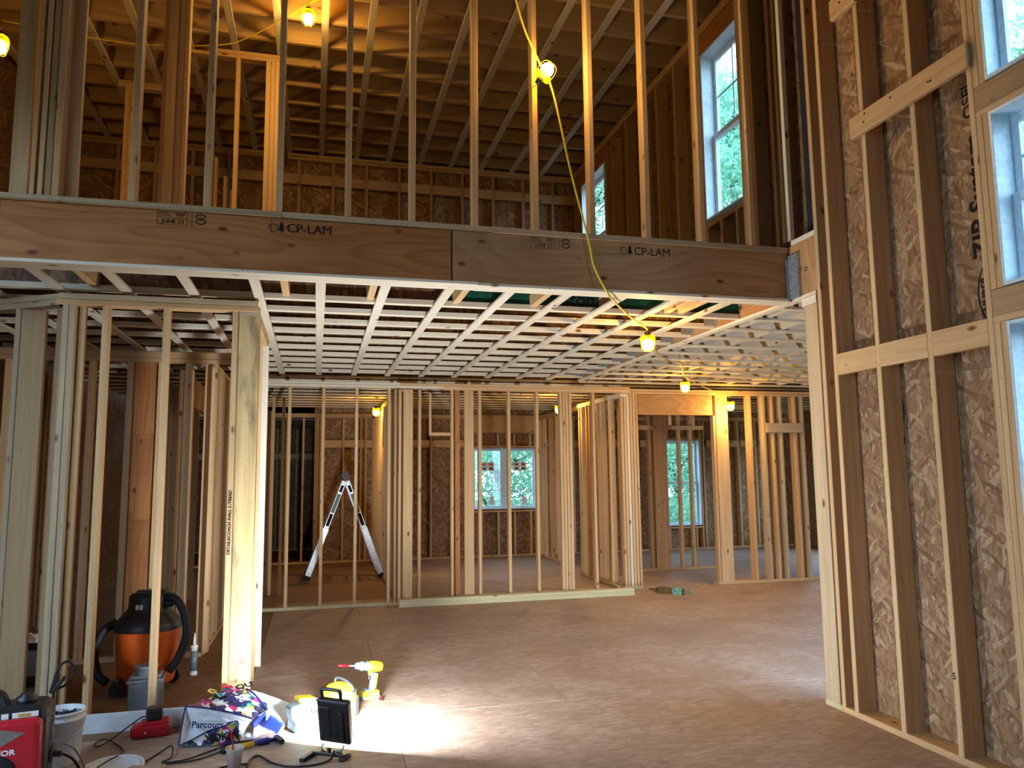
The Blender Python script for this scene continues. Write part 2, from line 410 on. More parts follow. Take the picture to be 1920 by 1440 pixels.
# ------------------------------------------------------------------ setting: floor
floor = root('floor', kind='structure')
bm = bmesh.new(); bbox(bm, -6.0, 11.5, -4, 19, -0.30, -0.019); bmobj('slab', bm, 'osb_dark', floor)
pw, pl = 1.22, 2.44
row = 0; y = 4.05 - 7 * pw
while y < 18.6:
    x = -5.6 + (pl / 2 if row % 2 else 0) - pl
    while x < 11.2:
        x0, x1 = max(x, -5.7), min(x + pl, 11.3)
        if x1 - x0 > 0.3 and not (y + pw < 4.7 and x0 > 3.6):
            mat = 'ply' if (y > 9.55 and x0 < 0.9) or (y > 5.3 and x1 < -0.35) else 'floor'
            xx = [(x0, x1)]
            if y > 9.0 and x0 < 1.0 < x1: xx = [(x0, 1.0), (1.0, x1)]
            elif y > 4.8 and y < 9.5 and x0 < -0.45 < x1: xx = [(x0, -0.45), (-0.45, x1)]
            for a, b2 in xx:
                if b2 - a < 0.05: continue
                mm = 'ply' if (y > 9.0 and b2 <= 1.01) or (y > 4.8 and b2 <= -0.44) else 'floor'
                box('floor_panel', mm, a + 0.0015, b2 - 0.0015, y + 0.0015, y + pw - 0.0015, -0.018, random.uniform(-0.0006, 0.0), floor, ch=0.0015, axis='X')
        x += pl
    y += pw; row += 1

# ------------------------------------------------------------------ generic framing
def stud(w, x0, y0, x1, y1, z0, z1, mat='stud', lean=0.12, name='stud'):
    return box(name, mat, x0, x1, y0, y1, z0, z1, w, lean=lean)

# right exterior wall of the tall room (inner face x 3.35, sheathing 3.49)
wr = root('wall_right', (3.35, 4.6, 0), kind='structure')
box('bottom_plate', 'treated', 3.35, 3.49, 4.525, 4.68, 0, 0.04, wr, label='grey-green treated end of the bottom plate')
box('bottom_plate', 'stud', 3.35, 3.49, -3.2, 4.523, 0, 0.038, wr)
for y0 in (4.478, 4.352, 3.951, 3.535):
    stud(wr, 3.35, y0, 3.49, y0 + 0.038, 0.038, 5.57, lean=0.06)
box('stud', 'stud', 3.35, 3.49, 3.128, 3.165, 0.038, 5.57, wr, lean=0.03)
for a, b2 in ((0.038, 2.297), (2.472, 3.402), (3.567, 5.0)):
    box('jack_stud', 'stud', 3.35, 3.49, 3.09, 3.127, a, b2, wr)
    box('jack_stud', 'stud', 3.351, 3.49, 3.052, 3.089, a, b2, wr)
for (za, zb, zc) in ((2.298, 2.336, 2.470), (3.403, 3.435, 3.566)):
    box('sill_plate', 'stud', 3.351, 3.49, 2.16, 3.126, za, zb, wr)
    box('header_board', 'brown_stud', 3.352, 3.40, 2.16, 3.126, zb + 0.001, zc, wr)
for y0 in (2.12, 2.08, 1.66, 1.25, 0.84, 0.43, 0.02, -0.39, -0.8, -1.21, -1.62, -2.03, -2.44, -2.85):
    box('stud', 'stud', 3.35, 3.49, y0, y0 + 0.038, 0.038, 5.57, wr)
for a, b2 in ((3.988, 4.352), (3.573, 3.951), (3.165, 3.535)):
    box('block', 'stud', 3.35, 3.388, a, b2, 2.19, 2.33, wr, ch=0.002)
for i in range(3):                                     # built-up post at the wall end
    box('post_ply', 'weathered' if i == 0 else 'stud', 3.348 + i * 0.046, 3.392 + i * 0.046, 4.527, 4.668, 0.04, 2.722, wr, ch=0.004)
box('plate_block', 'joist', 3.345, 3.49, 4.527, 4.69, 2.724, 2.785, wr)
box('top_plate', 'stud', 3.35, 3.49, -3.2, 9.68, 5.572, 5.61, wr); box('top_plate', 'stud', 3.35, 3.49, -3.2, 9.68, 5.612, 5.65, wr)
# sheathing sheets
def sheet(w, x0, x1, y0, y1, z0, z1, mat='osb'):
    if y1 - y0 < 0.1: mat += '_y'
    return box('sheathing_panel', mat, x0, x1, y0, y1, z0, z1, w, ch=0.001, axis='Z')
YS = [3.05, 4.165, 4.525]
for a, b2 in zip(YS, YS[1:]):
    for z0, z1 in ((0.0, 2.10), (2.103, 4.54), (4.543, 5.96)):
        sheet(wr, 3.491, 3.505, a + 0.001, b2 - 0.001, z0, z1)
M['near_black'] = simple('near_black_sheet', (0.022, 0.022, 0.032), 0.8, 0.2)  # near-black sheet in place of strand board in the wall-end gap
sheet(wr, 3.491, 3.505, 4.526, 4.76, 0.0, 3.15); box('dark_panel', 'near_black', 3.480, 3.505, 4.526, 4.76, 3.152, 5.96, wr)
for z0, z1 in ((0, 0.9), (2.298, 2.472), (3.403, 3.567), (5.0, 5.96)):
    sheet(wr, 3.491, 3.505, 2.16, 3.049, z0, z1)
for a, b2 in ((2.159, 0.93), (0.93, -0.3), (-0.3, -1.5), (-1.5, -3.2)):
    for z0, z1 in ((0.0, 2.9), (2.903, 5.96)): sheet(wr, 3.491, 3.505, b2 + 0.002, a, z0, z1)
# upper part above the side room
for y0 in (4.86, 4.94): stud(wr, 3.36, y0, 3.49, y0 + 0.038, 3.25, 5.57, 'brown_stud')
stud(wr, 3.36, 4.80, 3.40, 4.838, 3.25, 5.57, 'joist')
for y0 in (5.205, 5.245, 5.285): box('stud', 'brown_stud', 3.36, 3.49, y0, y0 + 0.037, 3.242, 5.57 if y0 < 5.25 else 5.36, wr)
for y0 in (6.00, 6.10, 6.54, 6.95, 7.36, 7.77, 8.18, 8.385, 9.27, 9.55): stud(wr, 3.36, y0, 3.49, y0 + 0.037, 3.242, 5.57, 'brown_stud')
box('header_board', 'lvl', 3.362, 3.40, 5.324, 6.0, 5.365, 5.57, wr); box('header_board', 'lvl', 3.362, 3.40, 8.424, 9.268, 5.365, 5.57, wr)
box('sill_plate', 'brown_stud', 3.36, 3.49, 5.324, 6.0, 3.73, 3.768, wr); box('sill_plate', 'brown_stud', 3.36, 3.49, 8.424, 9.268, 3.73, 3.768, wr)
for y0 in (5.5, 5.75, 8.6, 8.9): box('cripple_stud', 'brown_stud', 3.36, 3.49, y0, y0 + 0.037, 3.242, 3.73, wr)
box('bottom_plate', 'stud', 3.36, 3.49, 4.95, 9.68, 3.204, 3.242, wr)
for a, b2, z0, z1 in ((4.762, 5.322, 3.15, 5.96), (5.324, 5.998, 3.15, 3.77), (5.324, 5.998, 5.365, 5.96), (6.0, 7.2, 3.15, 5.96), (7.202, 8.42, 3.15, 5.96),
                     (8.424, 9.268, 3.15, 3.77), (8.424, 9.268, 5.365, 5.96), (9.27, 9.9, 3.15, 5.96)):
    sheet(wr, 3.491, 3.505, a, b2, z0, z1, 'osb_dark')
# print on the sheathing
ty = (0, -1, 0)
text('stamp', 'ZIP System', 0.155, (3.4895, 3.285, 2.70), (0, 0, 1), (0, 1, 0), parent=wr, bold=0.004, sx=1.0)
text('stamp', 'QSFI', 0.10, (3.4895, 3.30, 3.50), (0, 0, 1), (0, 1, 0), parent=wr, bold=0.001)
def oval_stamp(y, z, w=0.09, h=0.17):
    bm = bmesh.new()
    for sc in (1.0, 0.90):
        pass
    n = 28
    o1 = [bm.verts.new((3.4893, y + w * math.cos(2 * math.pi * i / n), z + h * math.sin(2 * math.pi * i / n))) for i in range(n)]
    o2 = [bm.verts.new((3.4893, y + w * 0.9 * math.cos(2 * math.pi * i / n), z + h * 0.94 * math.sin(2 * math.pi * i / n))) for i in range(n)]
    for i in range(n): bm.faces.new((o1[i], o1[(i + 1) % n], o2[(i + 1) % n], o2[i]))
    bmobj('stamp_ring', bm, 'ink', wr)
    text('stamp', 'HUBER', 0.09, (3.4895, y - 0.025, z), (0, 0, 1), (0, 1, 0), parent=wr, bold=0.002, align='CENTER')
    text('stamp', 'HUBER', 0.06, (3.4895, y + 0.04, z), (0, 0, 1), (0, 1, 0), parent=wr, bold=0.002, align='CENTER')
oval_stamp(3.25, 2.50); oval_stamp(4.02, 1.92, 0.08, 0.15)
text('stamp', '5', 0.05, (3.3485, 3.571, 0.45), (0, -1, 0), (0, 0, 1), parent=wr, bold=0.001)

# temporary boards nailed across the studs
def board_across(y0, y1, z0, z1, label, x0=3.310):
    r_ = root('brace_board', (3.33, y0, z0), label, 'board'); 
    box('board', 'stud', x0, 3.3485, y0, y1, z0, z1, r_, ch=0.006)
    bm = bmesh.new()
    for _ in range(5):
        yy, zz = random.uniform(y0 + .1, y1 - .1), random.uniform(z0 + .03, z1 - .03)
        cyl(bm, (x0 - 0.003, yy, zz), (x0 + 0.002, yy, zz), 0.006, 8)
    tag(bmobj('nail_head', bm, 'ink', r_), kind='stuff')
board_across(3.12, 4.04, 3.685, 3.825, 'long raw board nailed level across the right-hand studs beside the windows')
board_across(3.925, 4.16, 4.575, 4.72, 'short raw board nailed across the right wall studs at the frame top edge')

# ------------------------------------------------------------------ windows
def window(name, plane, a0, a1, z0, z1, inner, depth, sash=True, muntins=True, sign=1, stickers=False):
    """plane 'X': in a wall at x=inner, opening a0..a1 along y; plane 'Y': at y=inner, a along x. depth = jamb depth outward"""
    w = root(name, (inner if plane == 'X' else (a0 + a1) / 2, (a0 + a1) / 2 if plane == 'X' else inner, z0), kind='structure')
    def B(nm, mat, d0, d1, p0, p1, q0, q1, parent=w, ch=0.002):
        if plane == 'X': return box(nm, mat, inner + d0, inner + d1, p0, p1, q0, q1, parent, ch=ch)
        return box(nm, mat, p0, p1, inner + d0, inner + d1, q0, q1, parent, ch=ch)
    t = 0.018
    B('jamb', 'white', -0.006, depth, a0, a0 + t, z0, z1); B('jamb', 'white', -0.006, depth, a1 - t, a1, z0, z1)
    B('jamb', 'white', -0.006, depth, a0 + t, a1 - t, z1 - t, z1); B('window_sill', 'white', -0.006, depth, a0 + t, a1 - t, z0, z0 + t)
    fd0, fd1 = depth - 0.055, depth + 0.01; s = 0.045
    x0, x1, q0, q1 = a0 + t, a1 - t, z0 + t, z1 - t
    mid = (q0 + q1) / 2
    def sashset(x0, x1):
        for (qa, qb, off) in ((mid - 0.02, q1, 0.0), (q0, mid + 0.02, -0.03)):
            d0, d1 = fd0 + off + 0.02, fd0 + off + 0.05
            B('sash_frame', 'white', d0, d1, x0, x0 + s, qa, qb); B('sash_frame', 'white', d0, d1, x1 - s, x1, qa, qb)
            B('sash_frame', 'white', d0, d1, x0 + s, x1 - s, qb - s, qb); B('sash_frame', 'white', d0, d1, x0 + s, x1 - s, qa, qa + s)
            B('pane', 'glass', (d0 + d1) / 2 - 0.002, (d0 + d1) / 2 + 0.002, x0 + s, x1 - s, qa + s, qb - s, ch=0.0005)
            if muntins and off == 0.0:
                xm = (x0 + x1) / 2; zm = (qa + qb) / 2
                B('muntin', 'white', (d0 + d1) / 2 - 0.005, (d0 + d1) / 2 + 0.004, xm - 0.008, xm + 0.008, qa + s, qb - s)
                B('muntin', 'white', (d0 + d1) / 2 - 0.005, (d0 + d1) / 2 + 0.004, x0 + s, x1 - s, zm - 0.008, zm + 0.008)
    if sash: sashset(x0, x1)
    else:
        xm = (x0 + x1) / 2
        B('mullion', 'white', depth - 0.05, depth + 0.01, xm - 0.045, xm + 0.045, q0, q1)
        for xa, xb in ((x0, xm - 0.045), (xm + 0.045, x1)):
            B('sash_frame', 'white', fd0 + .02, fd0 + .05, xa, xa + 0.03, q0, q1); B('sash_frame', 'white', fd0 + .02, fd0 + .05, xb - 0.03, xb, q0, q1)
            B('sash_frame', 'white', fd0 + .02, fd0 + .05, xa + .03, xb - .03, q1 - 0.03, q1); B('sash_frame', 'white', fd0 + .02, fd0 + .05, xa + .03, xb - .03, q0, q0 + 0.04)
            B('pane', 'glass', fd0 + 0.034, fd0 + 0.037, xa + .03, xb - .03, q0 + .04, q1 - .03, ch=0.0005)
            xc = (xa + xb) / 2
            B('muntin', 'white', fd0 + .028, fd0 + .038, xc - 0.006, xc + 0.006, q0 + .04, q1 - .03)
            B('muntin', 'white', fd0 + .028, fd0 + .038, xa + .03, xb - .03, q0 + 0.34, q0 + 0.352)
            if stickers:
                for k, (dx, dz, ww, hh) in enumerate(((-0.07, 0.72, 0.13, 0.17), (0.07, 0.72, 0.12, 0.17))):
                    st = B('sticker', 'paper', fd0 + 0.026, fd0 + 0.028, xc + dx - ww / 2, xc + dx + ww / 2, q0 + dz, q0 + dz + hh, ch=0.0003)
                    B('print', 'red', fd0 + 0.024, fd0 + 0.0255, xc + dx - 0.035, xc + dx + 0.03, q0 + dz + 0.11, q0 + dz + 0.145, parent=st, ch=0.0003)
                    B('print', 'ink', fd0 + 0.024, fd0 + 0.0255, xc + dx - 0.03, xc + dx + 0.035, q0 + dz + 0.03, q0 + dz + 0.06, parent=st, ch=0.0003)
                B('sticker', 'paper', fd0 + 0.026, fd0 + 0.028, xc + 0.03, xc + 0.13, q0 + 0.06, q0 + 0.22, ch=0.0003)
    return w
window('window_1', 'X', 5.325, 5.998, 3.79, 5.362, 3.352, 0.15)
window('window_2', 'X', 8.426, 9.266, 3.77, 5.362, 3.352, 0.15)
window('window_3', 'X', 2.162, 3.05, 3.575, 4.98, 3.352, 0.15)
window('window_4', 'X', 2.162, 3.05, 2.476, 3.399, 3.352, 0.15)
window('window_5', 'X', 2.162, 3.05, 0.90, 2.294, 3.352, 0.15)

# ------------------------------------------------------------------ main beam and balcony wall
beam = root('laminated_beam', (0.8, 4.87, 2.81), 'long dark laminated veneer beam with ink stamps spanning the room under the upper studs', 'beam', kind='thing')
XJ = 0.835
box('veneer_ply', 'lvl', -1.785, XJ - 0.006, 4.822, 4.866, 2.812, 3.157, beam, label='darker orange-brown left length')
box('veneer_ply', 'lvl_light', XJ + 0.004, 3.335, 4.820, 4.866, 2.812, 3.157, beam, label='paler right length')
box('veneer_ply', 'lvl', -1.785, 3.335, 4.868, 4.952, 2.812, 3.157, beam)
def stampset(x):
    y = 4.8195
    text('stamp', 'CP-LAM', 0.080, (x, y, 3.095), (1, 0, 0), (0, 0, 1), parent=beam, bold=0.0, sx=1.0)
    bm = bmesh.new()                                     # conifer emblem and ring beside the letters
    def tri(pts): bm.faces.new([bm.verts.new((px, y, pz)) for px, pz in pts])
    cx = x - 0.03
    for k in range(3): tri([(cx - 0.022 + k * 0.004, 3.078 + k * 0.017), (cx + 0.022 - k * 0.004, 3.078 + k * 0.017), (cx, 3.103 + k * 0.017)])
    tri([(cx - 0.003, 3.066), (cx + 0.003, 3.066), (cx + 0.003, 3.08), (cx - 0.003, 3.08)])
    def ring(cx, cz, r, wd, a0=0, a1=360):
        n = 20; prev = None
        for i in range(n + 1):
            a = R(a0 + (a1 - a0) * i / n); p = [bm.verts.new((cx + rr * math.cos(a), y, cz + rr * math.sin(a))) for rr in (r, r - wd)]
            if prev: bm.faces.new((prev[0], p[0], p[1], prev[1]))
            prev = p
    ring(cx - 0.048, 3.095, 0.026, 0.004)
    ring(x - 0.50, 3.115, 0.034, 0.007, 20, 165); ring(x - 0.50, 3.115, 0.034, 0.007, 200, 345)
    def rect(a, b2, c, d, wd=0.0025):
        for q in ((a, b2, c, c + wd), (a, b2, d - wd, d), (a, a + wd, c, d), (b2 - wd, b2, c, d)):
            tri([(q[0], q[2]), (q[1], q[2]), (q[1], q[3]), (q[0], q[3])])
    rect(x - 0.745, x - 0.575, 3.07, 3.115); rect(x - 0.745, x - 0.575, 3.113, 3.15)
    for dx, wd in ((-0.558, 0.003), (-0.548, 0.002), (-0.09, 0.003)): rect(x + dx, x + dx + wd, 3.065, 3.15, 0.001)
    for dx, dz, L in ((-0.735, 3.140, 0.05), (-0.735, 3.126, 0.07)): rect(x + dx, x + dx + L, dz, dz + 0.004, 0.002)
    tag(bmobj('stamp_lines', bm, 'ink', beam), kind='stuff')
    text('stamp', '1047', 0.028, (x - 0.645, y, 3.134), (1, 0, 0), (0, 0, 1), parent=beam, bold=0.0004)
    text('stamp', 'JUNE 23', 0.036, (x - 0.72, y, 3.092), (1, 0, 0), (0, 0, 1), parent=beam)
    text('stamp', 'APA', 0.026, (x - 0.524, y, 3.115), (1, 0, 0), (0, 0, 1), parent=beam, bold=0.0006)
for x in (-0.21, 2.12): stampset(x)
bt = box('batten', 'joist', -1.85, 1.0, 4.79, 4.95, 2.790, 2.811, beam); box('batten', 'joist', 1.0, 3.345, 4.80, 4.95, 2.788, 2.809, beam)
# steel hanger at the right end
hg = root('joist_hanger', (3.34, 4.82, 2.81), 'galvanised steel hanger holding the right end of the dark laminated beam', 'hanger')
bm = bmesh.new(); bbox(bm, 3.337, 3.358, 4.70, 4.818, 2.80, 3.13); bbox(bm, 3.25, 3.337, 4.812, 4.818, 2.80, 2.815); bbox(bm, 3.318, 3.337, 4.805, 4.8185, 2.80, 3.10)
bmobj('strap_plate', bm, 'galv', hg)
bm = bmesh.new()
for i in range(26):
    cyl(bm, (3.3355, 4.71 + (i % 3) * 0.04, 2.83 + i * 0.0115), (3.33, 4.71 + (i % 3) * 0.04, 2.83 + i * 0.0115), 0.007, 6)
tag(bmobj('nail_head', bm, 'alu', hg), kind='stuff')

sb = root('side_beam', (3.4, 4.52, 2.81), 'laminated beam running back over the floor from the right wall post', 'beam', kind='thing')
box('veneer_ply', 'lvl_light', 3.360, 3.404, 4.525, 4.84, 2.812, 3.206, sb); box('veneer_ply', 'lvl_light', 3.360, 3.404, 4.842, 9.58, 2.812, 3.157, sb)
box('veneer_ply', 'lvl_light', 3.406, 3.49, 4.525, 9.58, 2.812, 3.157, sb)
box('batten', 'joist', 3.35, 3.42, 4.53, 9.58, 2.788, 2.811, sb)
box('cap_plate', 'joist', 3.36, 3.49, 4.525, 4.798, 3.208, 3.246, sb)
text('stamp', 'O', 0.05, (3.3595, 4.66, 2.99), (0, -1, 0), (0, 0, 1), parent=sb, bold=0.0005)

wb = root('wall_balcony', (0.8, 4.86, 3.16), kind='structure')
box('bottom_plate', 'weathered', -2.9, -0.24, 4.818, 4.91, 3.162, 3.201, wb); box('bottom_plate', 'weathered', -0.238, 3.345, 4.82, 4.91, 3.162, 3.201, wb)
box('shim_board', 'brown_stud', -1.9, -0.24, 4.80, 4.9, 3.158, 3.168, wb)
box('shim_board', 'brown_stud', 0.72, 3.34, 4.805, 4.9, 3.1575, 3.1615, wb)
for x0 in (-1.118, -0.699, -0.276, 0.145, 0.558, 0.978, 1.397, 1.806, 2.221, 2.648, 3.048):
    stud(wb, x0, 4.821, x0 + 0.038, 4.909, 3.202, 5.57, 'stud', 0.1)
for x0, x1, ya, yb, mt_ in ((-1.76, -1.665, 4.85, 4.888, 'rafter'), (-1.645, -1.62, 4.82, 4.91, 'stud'), (-1.605, -1.578, 4.82, 4.91, 'stud'), (-1.572, -1.535, 4.83, 4.91, 'brown_stud'),
                            (-1.53, -1.492, 4.821, 4.91, 'stud'), (-1.49, -1.42, 4.90, 4.938, 'stud')):
    stud(wb, x0, ya, x1, yb, 3.202, 5.57, mt_, 0.03)
box('top_plate', 'stud', -2.9, 3.345, 4.82, 4.91, 5.572, 5.65, wb)

# ------------------------------------------------------------------ lower ceiling: I-joists across, furring strips along
cl = root('ceiling_lower', (0.8, 7.2, 2.8), kind='structure')
def ijoist_x(x0, x1, y, webmat='osb_dark', z=2.812, parent=cl, mat='joist', fh=0.040):
    j = box('joist', mat, x0, x1, y, y + 0.060, z, z + fh, parent, ch=0.002)
    box('web', webmat, x0, x1, y + 0.024, y + 0.036, z + fh + 0.001, z + 0.27, j, ch=0.001)
    return j
k = 0
y = 5.54
while y < 9.5:
    if k == 0:
        j = ijoist_x(-2.9, 3.355, y, 'osb_dark')
        box('web', 'green', 0.90, 3.355, y + 0.012, y + 0.022, z0 := 2.853, 3.10, j, ch=0.001, label='green sheathing face')
    else:
        j = ijoist_x(-2.9, 3.355, y - 0.03)
    y += 0.432; k += 1
text('stamp', 'ston', 0.15, (1.83, 5.5505, 2.905), (1, 0, 0), (0, 0, 1), mat='ink', parent=cl, bold=0.003)
y = 9.86
while y < 17.2:
    if y < 14.5: ijoist_x(-2.9, 9.9, y, fh=0.022)
    y += 0.432
text('stamp', 'PRI-JOIST  PRI 40  11-7/8  PS-95-2002  II  NER-200  TJI 110  II 12-60', 0.042, (0.92, 6.829, 2.832), (1, 0, 0), (0, 0, 1), mat='ink', parent=cl, bold=0.0006, sx=1.1)
x = -0.028 - 0.4165 * 6
while x < 3.3:
    box('furring_strip', 'strap', x, x + 0.065, 4.868, 9.50, 2.790, 2.810, cl, ch=0.002, lean=0.08)
    x += 0.4165
for x0 in (-1.485, -0.255, 0.33, 0.965, 1.565, 2.13, 2.68, 2.80):
    box('block', 'stud', x0, x0 + 0.05, 4.955, 5.555, 2.832, 2.93, cl)
# deck above (underside visible between the joists)
x = -2.9
for i in range(6):
    a, b2 = x, min(x + 2.44, 9.9)
    yy = 4.95
    while yy < 14.7:
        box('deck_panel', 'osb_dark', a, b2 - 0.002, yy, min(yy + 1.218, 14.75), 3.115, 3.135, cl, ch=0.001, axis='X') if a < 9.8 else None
        yy += 1.22
    x += 2.44
# right-hand room: joists run back, strips run across
cs = root('ceiling_side', (6, 7.2, 2.8), kind='structure')
x = 3.56
while x < 9.8:
    box('joist', 'grey_joist', x, x + 0.038, 4.72, 9.80, 2.812, 3.10, cs, ch=0.002)
    x += 0.4165
y = 5.03
while y < 9.9:
    box('furring_strip', 'strap', 3.425, 9.8, y, y + 0.065, 2.790, 2.810, cs, ch=0.002, lean=0.05); y += 0.4275
# hangers along the side beam
for kx, y in enumerate([5.54 + 0.432 * i for i in range(1, 10)]):
    h = root('joist_hanger', (3.35, y, 2.81), ['nearest', 'second nearest', 'third nearest', 'fourth nearest', 'middle', 'fourth farthest', 'third farthest', 'second farthest', 'farthest'][kx] + ' of the nine small galvanised hangers along the side beam', 'hanger', 'joist hangers along the side beam')
    bm = bmesh.new(); bbox(bm, 3.25, 3.358, y - 0.036, y - 0.031, 2.83, 3.02); bbox(bm, 3.25, 3.358, y + 0.031, y + 0.036, 2.83, 3.02); bbox(bm, 3.354, 3.359, y - 0.07, y + 0.07, 2.83, 3.05)
    bmobj('strap_plate', bm, 'galv', h)

# ------------------------------------------------------------------ left alcove framing
wa = root('wall_alcove', (-1.0, 5.5, 0), kind='structure')
box('bottom_plate', 'stud', -1.62, -0.40, 5.46, 5.549, 0, 0.038, wa)
box('top_plate', 'stud', -1.66, -0.40, 5.452, 5.541, 2.690, 2.728, wa); box('top_plate', 'weathered', -1.64, -0.42, 5.452, 5.541, 2.730, 2.768, wa)
for x0, mt_ in ((-1.622, 'weathered'), (-1.58, 'weathered'), (-1.385, 'stud'), (-1.012, 'stud'), (-0.574, 'stud')):
    stud(wa, x0, 5.455, x0 + 0.038, 5.543, 0.038, 2.69, mt_, 0.15)
stud(wa, -1.535, 5.50, -1.497, 5.545, 0.038, 2.69, 'stud', 0.1)
box('corner_post', 'stained_post', -0.534, -0.40, 5.455, 5.59, 0.038, 2.655, wa, ch=0.006, label='thick yellow stained post')
box('cap_block', 'weathered', -0.534, -0.40, 5.455, 5.59, 2.656, 2.689, wa)
text('stamp', 'DETAILS/COACH /HALL 2 /TREAD', 0.028, (-0.553, 5.4535, 1.05), (0, 0, 1), (-1, 0, 0), parent=wa, bold=0.0006)
text('stamp', '.. ... 27', 0.03, (-0.515, 5.4535, 0.36), (1, 0, 0), (0, 0, 1), mat='ink_soft', parent=wa)
# slanted return at the far left
q = math.atan2(0.24, -0.40)
def slant(nm, mat, s0, s1, d0, d1, z0, z1):
    L = Vector((math.cos(q), math.sin(q), 0)); N = Vector((-L.y, L.x, 0)) * -1
    o = box(nm, mat, s0, s1, d0, d1, z0, z1, wa)
    B = Matrix.Translation((-1.63, 5.46, 0)) @ Matrix.Rotation(q, 4, 'Z') @ Matrix.Diagonal((1, 1, 1, 1))
    Mx = B @ o.matrix_basis; o.matrix_basis = Mx; W[o.name] = Mx; return o
slant('top_plate', 'weathered', 0.0, 0.62, -0.09, 0.0, 2.69, 2.728); slant('top_plate', 'weathered', 0.0, 0.60, -0.09, 0.0, 2.73, 2.768)
slant('bottom_plate', 'stud', 0.0, 0.62, -0.09, 0.0, 0.0, 0.038)
box('corner_post', 'rafter', -1.925, -1.775, 5.66, 5.70, 0.038, 2.688, wa, ch=0.005, label='wide honey-coloured board at the far left')
stud(wa, -1.96, 5.66, -1.927, 5.80, 0.038, 2.69, 'weathered', 0.05)
for x0, y0 in ((-1.70, 5.62), (-1.665, 5.56)): stud(wa, x0, y0, x0 + 0.038, y0 + 0.08, 0.038, 2.69, 'brown_stud', 0.1)
# side return running back from the yellow post
ws = root('wall_return', (-0.47, 6.2, 0), kind='structure')
box('top_plate', 'stud', -0.52, -0.43, 5.60, 6.94, 2.690, 2.728, ws); box('top_plate', 'stud', -0.52, -0.43, 5.545, 6.94, 2.730, 2.768, ws)
for y0 in (5.60, 6.02, 6.42): stud(ws, -0.52, y0, -0.44, y0 + 0.038, 0.0, 2.69, 'stud', 0.1)
stud(ws, -0.525, 6.895, -0.42, 6.935, 0.0, 2.69, 'joist', 0.05)

# walls of the closet and corridor seen through the alcove
wc = root('wall_closet', (-1.5, 7.4, 0), kind='structure')
box('bottom_plate', 'stud', -2.9, -0.95, 7.40, 7.49, 0, 0.038, wc)
box('top_plate', 'brown_stud', -2.9, -0.55, 7.40, 7.49, 2.60, 2.638, wc); box('top_plate', 'brown_stud', -2.9, -0.55, 7.40, 7.49, 2.64, 2.70, wc)
for x0, mt_ in ((-2.62, 'stud'), (-2.25, 'stud'), (-1.966, 'stud'), (-1.655, 'brown_stud'), (-1.40, 'stud'), (-1.17, 'weathered'), (-0.945, 'stud')):
    stud(wc, x0, 7.402, x0 + 0.05, 7.488, 0.038, 2.60, mt_, 0.1)
for z0, z1 in ((0.038, 1.2), (1.2, 1.95), (1.95, 2.6)): box('panel_board', 'lvl', -1.60, -1.41, 7.44, 7.47, z0, z1 - 0.003, wc, axis='Z')
for x0 in (-1.30, -1.255, -1.21): stud(wc, x0, 7.9, x0 + 0.038, 7.99, 0.038, 2.60, 'stud', 0.05)
wh = root('wall_hall', (-0.95, 8.6, 0), kind='structure')
box('bottom_plate', 'stud', -1.02, -0.93, 7.5, 9.58, 0, 0.038, wh)
box('top_plate', 'stud', -1.02, -0.93, 7.5, 9.58, 2.60, 2.638, wh)
for i in range(6): stud(wh, -1.02, 7.55 + i * 0.39, -0.93, 7.588 + i * 0.39, 0.038, 2.60, 'stud', 0.08)
box('header_board', 'lvl_light', -1.30, -1.26, 7.95, 9.58, 2.30, 2.60, wh)
for i in range(7): stud(wh, -1.62, 7.9 + i * 0.5, -1.53, 7.938 + i * 0.5, 0.0, 2.60, 'brown_stud', 0.08)
box('corner_post', 'stud', -0.80, -0.66, 11.9, 12.0, 0.0, 2.55, wh)
for x0 in (-1.05, -0.60, -0.47): stud(wh, x0, 10.9, x0 + 0.038, 10.99, 0, 2.65, 'stud', 0.05)

# ------------------------------------------------------------------ middle partition (y 9.6 left, y 9.9 right)
wm = root('wall_middle', (2, 9.6, 0), kind='structure')
box('bottom_plate', 'treated', -1.0, 0.99, 9.60, 9.69, 0, 0.038, wm)
box('top_plate', 'joist', -1.0, 1.55, 9.60, 9.69, 2.655, 2.690, wm); box('top_plate', 'joist', -1.0, 1.0, 9.60, 9.69, 2.692, 2.727, wm)
box('top_plate', 'stud', 1.0, 4.1, 9.60, 9.69, 2.692, 2.722, wm); box('top_plate', 'stud', 1.55, 4.1, 9.60, 9.69, 2.642, 2.690, wm)
box('top_plate', 'stud', 4.05, 7.6, 9.90, 9.99, 2.665, 2.70, wm); box('top_plate', 'stud', 4.05, 7.6, 9.90, 9.99, 2.702, 2.737, wm)
for x0 in (-0.74, -0.346, 0.051, 0.451, 0.850): stud(wm, x0, 9.602, x0 + 0.038, 9.688, 0.038, 2.655, 'stud', 0.1)
for x0, w_, mt_ in ((0.93, 0.036, 'brown_stud'), (0.985, 0.036, 'stud'), (1.046, 0.118, 'stud'), (1.232, 0.036, 'stud'), (1.645, 0.036, 'stud'), (1.70, 0.06, 'lvl'), (1.818, 0.122, 'stud'),
                    (2.004, 0.038, 'stud'), (2.39, 0.038, 'stud'), (2.77, 0.038, 'stud'), (3.10, 0.036, 'stud'), (3.142, 0.036, 'stud'), (3.185, 0.036, 'stud'), (3.228, 0.036, 'stud'), (3.555, 0.038, 'stud')):
    stud(wm, x0, 9.602, x0 + w_, 9.69 if w_ < 0.1 else 9.64, 0.038, 2.64, mt_, 0.06)
box('bottom_plate', 'treated', 0.99, 1.30, 9.60, 9.69, 0, 0.038, wm); box('bottom_plate', 'treated', 1.72, 3.64, 9.60, 9.69, 0.0, 0.075, wm)
